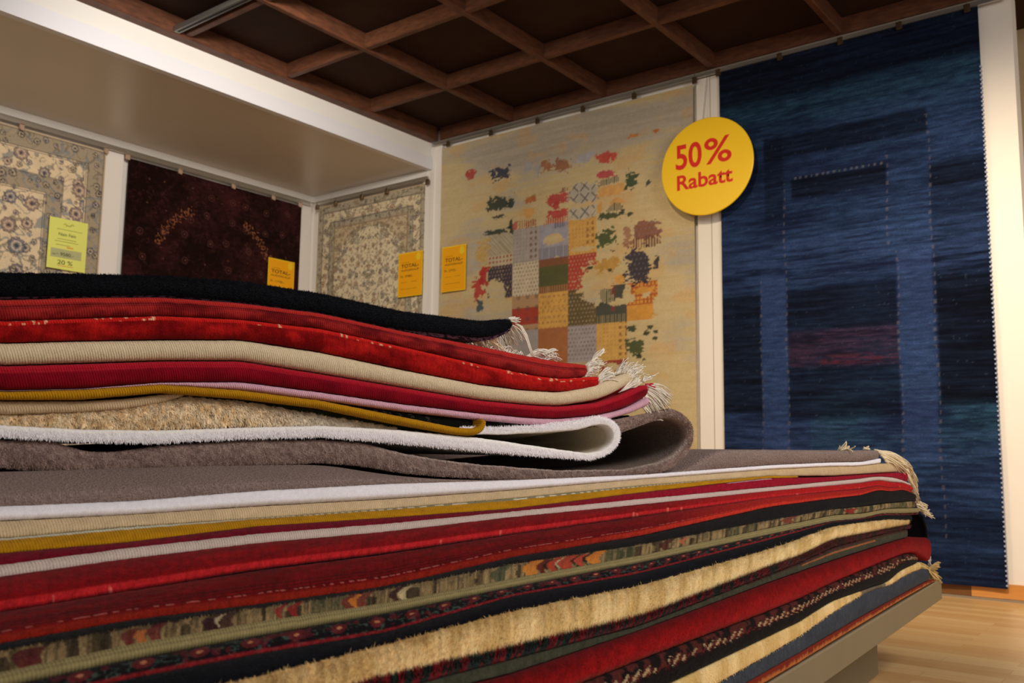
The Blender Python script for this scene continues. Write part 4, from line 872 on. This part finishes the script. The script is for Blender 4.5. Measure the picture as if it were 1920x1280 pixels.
# black pile below the pink edge
dp = [(600, 752), (700, 767), (800, 780), (900, 788), (1000, 797), (1050, 798), (1120, 790), (1180, 777)]
db = [(600, 756), (700, 777), (800, 796), (900, 806), (1000, 803), (1050, 803), (1120, 795), (1180, 781)]
def p_bk(X, v, s, t): return mix(lin((20, 22, 18)), lin((96, 92, 84)), (vn(s*200, t*40, 3) > .8)*sstep(.5, 0, v))
o, _ = upper(band(dp, db), 'black_pile', None, p_bk, M_LONG, off=-.010, fuzz=9000, flen=.010, fwid=.0006, fdir=(.4, 1.0), depth=.5); o.parent = pk; o['label'] = 'black pile hanging under the pink edge'
# mustard edged rug with its hooked end
mt = [(-300, 734, -300, 752), (15, 734, 15, 750), (150, 730, 150, 750), (300, 720, 300, 737), (450, 731, 450, 748), (600, 750, 600, 766), (750, 780, 750, 797), (850, 800, 850, 815), (884, 803, 886, 818), (896, 800, 904, 812), (900, 790, 911, 797), (899, 784, 911, 786)]
mu, _ = upper(mt, 'mustard_rug', 'mustard corded rug with hooked end and dark green pile in the bundle', plain(MUST, .12, k=1.0), M_CORD, k=5, bulge=.6, off=.018)
gp = [(330, 738), (450, 749), (600, 767), (750, 797), (860, 815)]; gb = [(330, 741), (450, 757), (600, 779), (750, 803), (860, 817)]
o, _ = upper(band(gp, gb), 'green_pile', None, plain((40, 44, 22), .3), M_LONG, off=-.006, fuzz=12000, flen=.012, fwid=.0006, fdir=(.3, 1.1), depth=.5); o.parent = mu; o['label'] = 'dark green pile hanging below the mustard cord'
hb = [(750, 778), (820, 792), (880, 800)]; hc = [(750, 782), (820, 802), (880, 806)]
o, _ = upper(band(hb, hc), 'pale_backing', None, plain((176, 186, 172), .15, 300, 200), M_FLAT, off=-.012, depth=.4, nv=4); o.parent = mu; o['label'] = 'pale woven backing inside the hooked end'
# beige shaggy rug
bt = [(-300, 776), (15, 776), (150, 768), (220, 762), (300, 748), (350, 741), (450, 750), (560, 768), (650, 785), (740, 801)]
bb = [(-300, 797), (15, 797), (150, 804), (220, 807), (300, 807), (350, 806), (450, 801), (560, 797), (650, 799), (740, 805)]
def p_shag(X, v, s, t):
    c = mix(lin((226, 200, 156)), lin((246, 230, 200)), sstep(.3, .7, fbm(s*160, t*160, 3, 3))); c = mix(c, lin((150, 104, 54)), (vn(s*70, t*90, 8) > .86)*.55); return mix(c, lin((216, 208, 196)), sstep(420, 600, X)*.6)
bs, _ = upper(band(bt, bb), 'beige_shaggy_rug', 'beige shaggy rug bulging between the mustard and white rugs of the bundle', p_shag, M_SHAG, off=-.004, fuzz=30000, flen=.011, fwid=.0011, fdir=(.9, .5), rough=.004, bulge=.25)
ct = [(-300, 751, -300, 776), (15, 751, 15, 778), (150, 751, 150, 774), (230, 747, 230, 768), (300, 739, 300, 757), (340, 736, 340, 744), (352, 736, 352, 738)]
o, _ = upper(ct, 'rolled_edge', None, plain((212, 184, 146), .06), M_CORD, k=5, bulge=.55, off=.001, depth=.3); o.parent = bs; o['label'] = 'smooth rolled beige edge'
# white rug: lower run, loop, upper run
wt = [(-300, 797, -300, 822), (15, 797, 15, 820), (150, 804, 150, 829), (300, 806, 300, 831), (450, 801, 450, 823), (600, 797, 600, 820), (750, 805, 750, 833), (900, 820, 900, 848),
      (1050, 842, 1050, 859), (1098, 849, 1103, 863), (1126, 845, 1137, 854), (1143, 832, 1159, 834), (1147, 815, 1163, 808), (1140, 801, 1152, 789), (1128, 796, 1134, 780), (1110, 799, 1112, 779), (1080, 807, 1075, 787), (1010, 812, 1005, 796), (940, 815, 940, 800), (860, 814, 860, 800)]
def p_wh(X, v, s, t):
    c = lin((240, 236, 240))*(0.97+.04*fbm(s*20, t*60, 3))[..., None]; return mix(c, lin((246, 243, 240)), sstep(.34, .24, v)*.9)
wh, _ = upper(wt, 'white_rug', 'white rug curling back in a narrow loop inside the bundle', p_wh, M_PLUSH, k=5, off=.010, ca=(200, 188, 164), flat=(980, 1060, float(up_pt(np.array(1100.), np.array(850.))[2])), bulge=.35, power=3, fuzz=20000, flen=.006, fwid=.0008, fdir=(.25, .8), rough=.0010)
# its beige backing, seen inside the loop
tt = [(-300, 828, -300, 882), (15, 824, 15, 880), (90, 823, 90, 888), (160, 844, 160, 893), (210, 846, 210, 892), (300, 834, 300, 886), (450, 824, 450, 878), (600, 822, 600, 869), (680, 829, 680, 876), (750, 847, 750, 888), (820, 860, 820, 894), (900, 870, 900, 898),
      (1050, 881, 1050, 903), (1175, 879, 1150, 900), (1237, 865, 1228, 889), (1268, 848, 1264, 876), (1284, 828, 1290, 850), (1287, 812, 1301, 820), (1282, 797, 1296, 791), (1262, 785, 1274, 770), (1240, 785, 1252, 764), (1205, 797, 1205, 775), (1165, 812, 1155, 785), (1146, 815, 1140, 788)]
def p_ta(X, v, s, t):
    c = mix(lin((132, 110, 102)), lin((162, 138, 128)), sstep(.3, .7, fbm(s*260, t*200, 3, 2))); return mix(c, lin((186, 168, 158)), (v < .10)*(X > 700)*.7)
ta, _ = upper(tt, 'taupe_rug', 'thick taupe plush rug at the base of the bundle ending in a large open loop', p_ta, M_SHAG, k=5, ca=(128, 112, 102), flat=(980, 1100, float(up_pt(np.array(1200.), np.array(888.))[2])), bulge=.3, fuzz=48000, flen=.0045, fwid=.0006, fdir=(.6, .3), rough=.0016)

# ================================================================= FRINGES
def fr(parent, starts, ends, sag, r=0.0011, n=60, seed=1, spread=0.006, mat=None, curl=0.01, label=None, name='fringe', jit=1.0):
    """starts/ends: polylines of world points; a strand joins matching parameters"""
    g = np.random.default_rng(seed); f = MB(); s = np.array(starts); e = np.array(ends)
    def at(p, q): k = q*(len(p)-1); i = min(int(k), len(p)-2); return p[i]*(1-(k-i))+p[i+1]*(k-i)
    for i in range(n):
        q = np.clip((i+g.uniform(-.5, .5)*jit)/(n-1), 0, 1); a = at(s, q)+g.normal(0, spread*.12, 3); b = at(e, np.clip(q+g.normal(0, .05*jit), 0, 1))+g.normal(0, spread, 3)
        m = g.normal(0, curl*.4, 3); L = np.linalg.norm(b-a); sg_ = sag*g.uniform(.6, 1.3)
        pts = []
        for t in np.linspace(0, 1, 7):
            p = a*(1-t)+b*t+np.array([0, 0, 1])*sg_*math.sin(math.pi*t)+m*math.sin(math.pi*t)*t; pts.append(p)
        f.tube(pts, 1.2*r*g.uniform(.7, 1.25), 4, taper=.6)
    o = f.build(name, mat or M_WHITE, parent, smooth=True)
    if label: o['label'] = label
    return o
def U_(px, py, back=0.0): return up_pt(np.array(float(px)), np.array(float(py)))+BACK*back
# navy: white end fringe hanging from the lifted end, running back
fr(nav, [U_(956, 607), U_(961, 607, .10), U_(964, 609, .30)], [U_(984, 640), U_(962, 655, .10), U_(985, 668, .30)], .006, n=90, seed=3, spread=.004, r=.0011)
fr(nav, [U_(935, 628, .01), U_(900, 632, .05), U_(870, 638, .08)], [U_(955, 658, .01), U_(915, 655, .05), U_(865, 650, .08)], -.002, n=55, seed=4, spread=.003, r=.0011, mat=M_CREAMF)
fr(nav, [U_(952, 597), U_(958, 602)], [U_(966, 592), U_(974, 603)], .002, n=16, seed=5, spread=.003)
f = MB()
for dx in (0, 2, 4): f.tube([U_(966+dx, 607), U_(975+dx, 612), U_(984+dx, 628), U_(990+dx, 648), U_(997+dx, 668)], .0011, 5)
f.build('loose_strand', M_WHITE, nav, smooth=True)
# muted red rug
fr(r1, [U_(925, 658, .02), U_(960, 664, .02), U_(990, 672, .02)], [U_(955, 656, .03), U_(985, 662, .03), U_(1000, 676, .03)], .010, n=40, seed=6, spread=.003)
fr(r1, [U_(990, 672, .02), U_(1020, 668, .04), U_(1040, 676, .03)], [U_(1050, 668, .03), U_(1062, 662, .04), U_(1066, 674, .03)], .012, n=60, seed=7, spread=.004)
fr(r1, [U_(1030, 662, .03), U_(1035, 664, .03)], [U_(1060, 652, .03), U_(1062, 655, .03)], .001, n=6, seed=8, spread=.001)
fr(r1, [U_(1097, 684), U_(1101, 697, 0), U_(1096, 706)], [U_(1124, 672), U_(1130, 684), U_(1105, 708)], .004, n=46, seed=9, spread=.005)
fr(r1, [U_(1104, 680), U_(1110, 680)], [U_(1131, 653), U_(1135, 657)], .002, n=12, seed=10, spread=.001)
fr(r2, [U_(1120, 708), U_(1122, 722)], [U_(1143, 690), U_(1145, 706)], .003, n=44, seed=11, spread=.006)
fr(cr, [U_(1150, 704), U_(1172, 697), U_(1182, 712)], [U_(1164, 682), U_(1192, 686), U_(1200, 700)], .002, n=80, seed=12, spread=.006)
fr(cr, [U_(1160, 736), U_(1180, 722)], [U_(1195, 712), U_(1198, 706)], -.002, n=30, seed=13, spread=.004)
fr(cm, [U_(1211, 722), U_(1218, 726), U_(1204, 746)], [U_(1252, 738), U_(1248, 760), U_(1225, 776)], .007, n=120, seed=14, spread=.006)
fr(cm, [U_(1210, 720), U_(1214, 724)], [U_(1226, 722), U_(1232, 732)], .002, n=26, seed=15, spread=.002, mat=flatmat('crimson_yarn', (190, 30, 66), .85), label='crimson tuft', name='red_tuft')
fr(cm, [U_(1204, 716), U_(1208, 716)], [U_(1212, 706), U_(1234, 702)], .003, n=12, seed=16, spread=.002)
fr(cm, [U_(1200, 756), U_(1205, 756)], [U_(1236, 782), U_(1244, 788)], -.010, n=8, seed=17, spread=.002)
# right end of the lower pile
LD = dC
def R_(px, py, dd=0.0): return dpt(px, py, LD-0.03+dd)
low_be = [o for o in bpy.data.objects if o.name == 'beige_rug'][0]
fr(low_be, [R_(1640, 843, -.19), R_(1650, 850, -.18), R_(1664, 868, -.17)], [R_(1704, 876, -.10), R_(1690, 876, -.12), R_(1680, 882, -.13)], .010, r=.0018, n=130, seed=20, spread=.008, mat=M_CREAMF)
fr(low_be, [R_(1690, 872, -.12), R_(1702, 878, -.10)], [R_(1720, 930, -.04), R_(1722, 942, -.04)], .0, r=.0016, n=24, seed=21, spread=.004, curl=.012, mat=M_CREAMF)
fr(low_be, [R_(1660, 850, -.17), R_(1700, 872, -.10), R_(1712, 900, -.06)], [R_(1700, 870, -.10), R_(1716, 898, -.06), R_(1719, 925, -.04)], .006, r=.0018, n=90, seed=22, spread=.004, mat=M_CREAMF)
fr(low_be, [R_(1570, 844, -.32), R_(1590, 844, -.32)], [R_(1584, 838, -.32), R_(1592, 836, -.32)], .002, r=.002, n=14, seed=23, spread=.008, mat=M_CREAMF)
fr(low_be, [R_(1618, 842, -.24), R_(1624, 842, -.24)], [R_(1626, 838, -.24), R_(1630, 838, -.24)], .002, r=.002, n=8, seed=24, spread=.005, mat=M_CREAMF)
pat = [o for o in bpy.data.objects if o.name == 'patterned_rug'][0]
fr(pat, [R_(1716, 940), R_(1722, 956)], [R_(1734, 948), R_(1738, 962)], .002, r=.0016, n=30, seed=25, spread=.006, mat=M_CREAMF)
fr(pat, [R_(1726, 958), R_(1730, 962)], [R_(1742, 960), R_(1746, 972)], .002, r=.0016, n=14, seed=26, spread=.005, mat=M_CREAMF)
py_ = [o for o in bpy.data.objects if o.name == 'pale_yellow_rug'][0]
fr(py_, [R_(1706, 1056), R_(1724, 1064), R_(1738, 1084)], [R_(1744, 1072), R_(1756, 1084), R_(1760, 1092)], .010, r=.0018, n=70, seed=27, spread=.006, mat=flatmat('straw_yarn', (216, 184, 118), .85))
fr(py_, [R_(1738, 1068), R_(1742, 1070)], [R_(1756, 1054), R_(1760, 1062)], .002, r=.0018, n=16, seed=28, spread=.005, mat=bpy.data.materials['straw_yarn'])
fr(o15, [R_(1736, 1040), R_(1742, 1054)], [R_(1744, 1046), R_(1744, 1060)], .001, r=.001, n=16, seed=29, spread=.003)
fr(wh, [U_(862, 806, .01), U_(870, 806, .01)], [U_(866, 810, .01), U_(874, 810, .01)], .001, n=2, seed=30, name='loose_thread') if False else None
